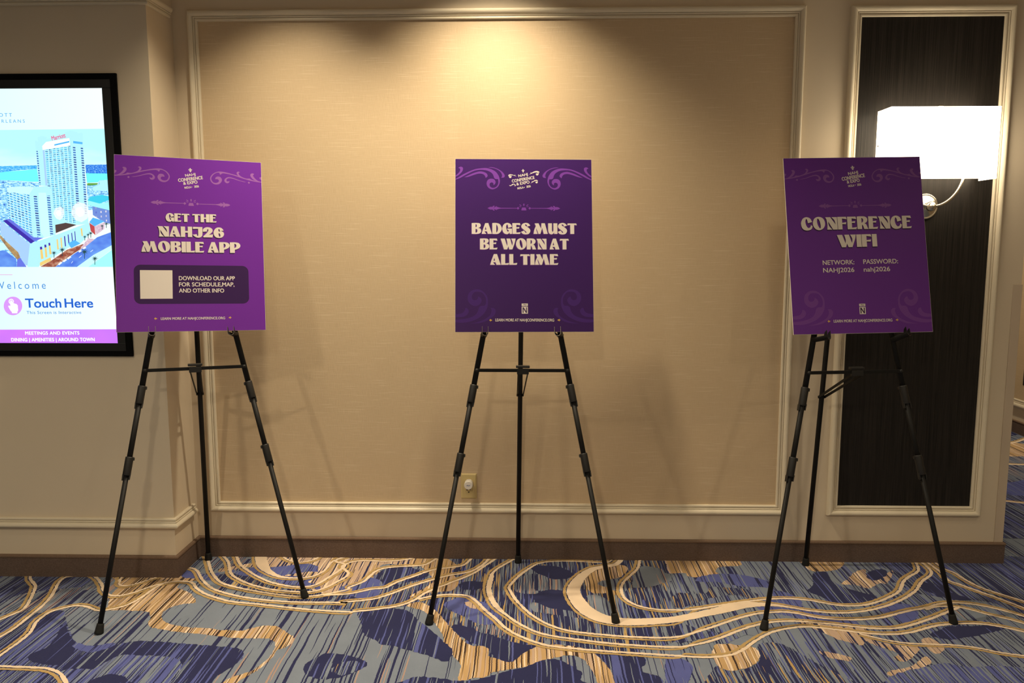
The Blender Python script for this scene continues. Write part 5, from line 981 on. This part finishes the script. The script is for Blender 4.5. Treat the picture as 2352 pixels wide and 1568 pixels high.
LED = {'sky': led_grad(), 'shore': led_noise('shore', [(30, 120, 235), (80, 190, 245), (190, 240, 250)], 90, 260), 'water': led('water', (110, 250, 255)),
 'city': led_noise('city', [(60, 70, 190), (110, 190, 245), (190, 245, 255), (240, 255, 255)], 70, 150), 'shore_blue': led_noise('shore_blue', [(20, 70, 200), (40, 130, 235), (170, 225, 250)], 160, 260),
 'pale': led('pale', (178, 240, 253)), 'pale2': led('pale2', (200, 248, 255)), 'white': led('white', (240, 255, 255), 1.1), 'lilac': led('lilac', (165, 205, 250)),
 'facade': led_windows('facade', (190, 245, 254), (90, 200, 245), 0.0155, 0.0075, 0.10), 'facade2': led_windows('facade2', (190, 240, 254), (80, 185, 245), 0.014, 0.0098, 0.35),
 'dashes': led_windows('dashes', (175, 235, 252), (60, 110, 190), 0.2, 0.0095, 0.1, 1.1, 0.5, (40, 40, 120)), 'slate_win': led_windows('slate_win', (110, 140, 215), (230, 225, 230), 0.02, 0.018, -0.1, 0.25, 0.4, (80, 100, 200)),
 'blue': led('blue', (85, 180, 245)), 'purple': led('purple', (60, 45, 165)), 'violet': led('violet', (100, 115, 225)), 'brown_dark': led('brown_dark', (80, 62, 62)), 'gold': led('gold', (238, 205, 120)),
 'brown': led_noise('brown', [(110, 45, 45), (160, 90, 70), (215, 175, 150)], 40, 60), 'pink': led_noise('pink', [(200, 160, 190), (235, 215, 225)], 120, 120), 'road': led_noise('road', [(75, 115, 225), (110, 165, 245)], 12, 20),
 'cyan': led('cyan', (160, 250, 250)), 'teal': led('teal', (60, 205, 235)), 'red': led('red', (190, 70, 75)), 'brown_gold': led_noise('brown_gold', [(120, 90, 80), (205, 170, 110)], 30, 30), 'palm': led('palm', (35, 75, 80)), 'grass': led('grass', (95, 160, 70)),
 'glow': glow_mat(), 'band': led_noise('band', [(190, 115, 255), (222, 122, 255)], 4, 4), 'magenta': led('magenta', (225, 120, 200)), 'icon': led('icon', (215, 150, 245)),
 'blue_text': led('blue_text', (60, 135, 215)), 'logo_blue': led('logo_blue', (70, 165, 230)), 'deep_blue': led('deep_blue', (25, 95, 205)), 'sign_red': led('sign_red', (225, 110, 150))}
CLIPX = SX0 + 0.0005
page = sb((SX0, TY, SZ0), (SX1, LY, SZ1)).build('page_panel', led_page(), scr)
LKEYS = list(LED.keys())
def s3(n): return lambda x, z: (min(max(x, CLIPX), SX1 - 0.0002) - so.x, TY - 0.0002 - 0.00004 * n - so.y, z - so.z)
GR = ('band', 'magenta', 'icon')
mb = MB(); flag = 0; gmb = {'menu_band': MB(), 'touch_icon': MB(), 'page_rule': MB()}
seen_band = False
for i, (m, pts) in enumerate(D['screen_polys']):
    if m == 'band': seen_band = True
    tgt = mb
    if seen_band: tgt = gmb['menu_band' if m == 'band' else ('page_rule' if m == 'magenta' else 'touch_icon')]
    flat(tgt, [[tuple(p) for p in pts]], s3(i), LKEYS.index(m))
LM = [LED[k] for k in LKEYS]
mb.build('city_photo', LM, scr)
for nme, q in gmb.items(): q.build(nme, LM, scr)
NS = len(D['screen_polys'])
NAMES = {'MARRIOTT': 'hotel_name', 'NEW ORLEANS': 'city_name', 'Welcome': 'welcome_text', 'Touch': 'touch_text', 'Here': 'touch_text', 'This Screen is Interactive': 'touch_subtitle', 'MEETINGS AND EVENTS': 'menu_text', 'DINING | AMENITIES | AROUND TOWN': 'menu_text', 'Marriott': 'roof_sign'}
for h in D['screen_text']:
    mb = MB(); put_text(mb, text_geo(h['t'], min(h['w'], 0.0), h['sp']), h['p0'], h['p1'], h['cap'], s3(NS + 12), bold=max(0.0, h['w']) * 1.6, layer=lambda k: s3(NS + 12 + 2 * k)); mb.build(NAMES[h['t']], LED[h['col']], scr)

# ---------------------------------------------------------------- wall sconce
SCX = 1.640
sc = empty('wall_sconce', (SCX, 0, 1.564), 'lit wall sconce with a white box shade and nickel arm on the dark panel', 'lamp')
bpy.context.view_layer.update()
def Q(x, y, z): return Vector((x - SCX, y, z - 1.564))
def shade_mat():
    m = NT('lit_fabric_shade'); m.base((0.85, 0.80, 0.70)); m.rough(0.8)
    m.b.inputs['Emission Color'].default_value = (1.0, 0.85, 0.62, 1); m.b.inputs['Emission Strength'].default_value = 7.0
    return m.m
M_SHADE = shade_mat()
MB().lathe(Q(1.652, -0.002, 1.564), (0, -1, 0), [(0.054, 0), (0.0545, 0.006), (0.050, 0.010), (0.047, 0.0085), (0.044, 0.0085), (0.040, 0.013), (0.018, 0.016), (0.014, 0.022)], 40).build('backplate', M_NICKEL, sc)
MB().cyl(Q(1.650, -0.018, 1.564), Q(1.643, -0.080, 1.561), 0.011).build('stem', M_NICKEL, sc)
hub = MB().lathe(Q(1.641, -0.070, 1.561), (0, -1, 0), [(0.012, 0), (0.019, 0.003), (0.020, 0.010), (0.019, 0.018), (0.014, 0.021), (0.009, 0.022), (0.008, 0.026), (0.001, 0.029)], 28).build('hub', M_NICKEL, sc)
for s in (-1, 1):
    P = [(0.012, 1.561), (0.035, 1.566), (0.062, 1.580), (0.088, 1.604), (0.107, 1.632), (0.119, 1.662), (0.125, 1.695), (0.127, 1.72)]
    pts = catmull([(a, b) for a, b in P], False, 0.008)
    mb = MB().rings([Q(1.641 + s * a, -0.082, b) for a, b in pts], [0.0062] * len(pts), 16)
    mb.cyl(Q(1.641 + s * 0.127, -0.082, 1.70), Q(1.641 + s * 0.127, -0.082, 1.745), 0.013)
    mb.build('arm', M_NICKEL, sc)
X0, X1, Y0, Y1, Z0, Z1 = 1.4245, 1.8545, -0.160, -0.033, 1.667, 1.948
mb = MB(); t = 0.0022
mb.span(Q(X0, Y0, Z0), Q(X1, Y0 + t, Z1)); mb.span(Q(X0, Y0 + t, Z0), Q(X0 + t, Y1, Z1)); mb.span(Q(X1 - t, Y0 + t, Z0), Q(X1, Y1, Z1))
mb.build('shade', M_SHADE, sc)
MB().cyl(Q(1.640, -0.11, 1.72), Q(1.640, -0.11, Z1 - 0.006), 0.004).cyl(Q(1.514, -0.082, 1.735), Q(1.768, -0.082, 1.735), 0.004).build('shade_holder', M_NICKEL, sc)
MB().lathe(Q(1.640, -0.11, Z1 - 0.010), (0, 0, 1), [(0.006, 0), (0.006, 0.012), (0.012, 0.016), (0.012, 0.020), (0.007, 0.024), (0.001, 0.025)], 20).build('finial', M_NICKEL, sc)
MB().lathe(Q(X0, -0.06, 1.806), (-1, 0, 0), [(0.004, 0), (0.004, 0.004), (0.002, 0.006)], 12).build('shade_screw', M_NICKEL, sc)

# ---------------------------------------------------------------- power outlet and plug-in device
OX, OZ = -0.280, 0.3375
M_IVORY = plain('almond_plastic', (0.60, 0.475, 0.215), 0.4)
out = empty('power_outlet', (OX, -0.002, OZ), 'almond duplex power outlet low on the wallpaper behind the middle easel', 'outlet')
def plate(wd, hg, d, r, inset):
    def rr(w_, h_, y):
        return [(cx + r * math.cos(a0 + i * PI / 10), y, cz + r * math.sin(a0 + i * PI / 10)) for cx, cz, a0 in ((w_ / 2 - r, h_ / 2 - r, 0), (-w_ / 2 + r, h_ / 2 - r, PI / 2), (-w_ / 2 + r, -h_ / 2 + r, PI), (w_ / 2 - r, -h_ / 2 + r, 1.5 * PI)) for i in range(6)]
    A = rr(wd, hg, 0); B_ = rr(wd, hg, -d * 0.4); C_ = rr(wd - inset, hg - inset, -d); n = len(A)
    V = A + B_ + C_; F = [(i, (i + 1) % n, n + (i + 1) % n, n + i) for i in range(n)] + [(n + i, n + (i + 1) % n, 2 * n + (i + 1) % n, 2 * n + i) for i in range(n)] + [tuple(range(2 * n, 3 * n))]
    return MB().add(V, F)
plate(0.070, 0.1145, 0.006, 0.003, 0.010).build('cover_plate', M_IVORY, out)
M_SLOT = plain('outlet_slot_dark', (0.008, 0.006, 0.005), 0.7)
for s in (1, -1):
    mb = MB(); r = 0.0172; pts = []
    for i in range(48):
        a = 2 * PI * i / 48; pts.append((r * math.cos(a), max(-0.0142, min(0.0142, r * math.sin(a)))))
    n = 48; zc = s * 0.0195
    V = [(x, -0.0062, z + zc) for x, z in pts] + [(x * 0.97, -0.0078, z * 0.97 + zc) for x, z in pts]
    mb.add(V, [(i, (i + 1) % n, n + (i + 1) % n, n + i) for i in range(n)] + [tuple(range(n, 2 * n))], 0)
    rc = mb.build('receptacle', plain('receptacle_almond', (0.55, 0.43, 0.195), 0.45), out)
    mb = MB().span((-0.0075, -0.0084, zc + 0.001), (-0.0050, -0.0079, zc + 0.0098)).span((-0.0110, -0.0084, zc + 0.0022), (-0.0070, -0.0079, zc + 0.0046)).span((0.0052, -0.0084, zc + 0.0016), (0.0074, -0.0079, zc + 0.0090))
    mb.lathe((0, -0.0079, zc - 0.0068), (0, -1, 0), [(0.0030, 0), (0.0030, 0.0005)], 16)
    mb.build('socket_holes', M_SLOT, rc)
MB().lathe((0, -0.0058, 0), (0, -1, 0), [(0.0030, 0), (0.0030, 0.001), (0.0015, 0.0014)], 16).build('screw', M_IVORY, out)
dev = empty('plug_in_device', (OX + 0.001, -0.0095, OZ + 0.0150), 'round white plug-in device on the top socket of the outlet', 'device')
MB().lathe((0, 0, 0), (0, -1, 0), [(0.0185, 0), (0.0190, 0.002), (0.0190, 0.034), (0.0182, 0.037), (0.0168, 0.038)], 40).build('housing', plain('white_plastic', (0.80, 0.76, 0.70), 0.4), dev)
mb = MB(); g = text_geo('Aluf', 0.0, 1.0, 0.3)
put_text(mb, g, (-0.0088, -0.0020), (0.0080, -0.0020), 0.0050, lambda x, z: (x, -0.0382, z), bold=2.2, layer=lambda k: (lambda x, z: (x, -0.0382 - 0.00002 * k, z))); mb.build('device_logo', plain('blue_logo', (0.02, 0.05, 0.25), 0.5), dev)
MB().span((-0.0045, -0.016, 0.0187), (0.0045, -0.012, 0.0192)).build('status_mark', plain('grey_mark', (0.25, 0.22, 0.2), 0.6), dev)
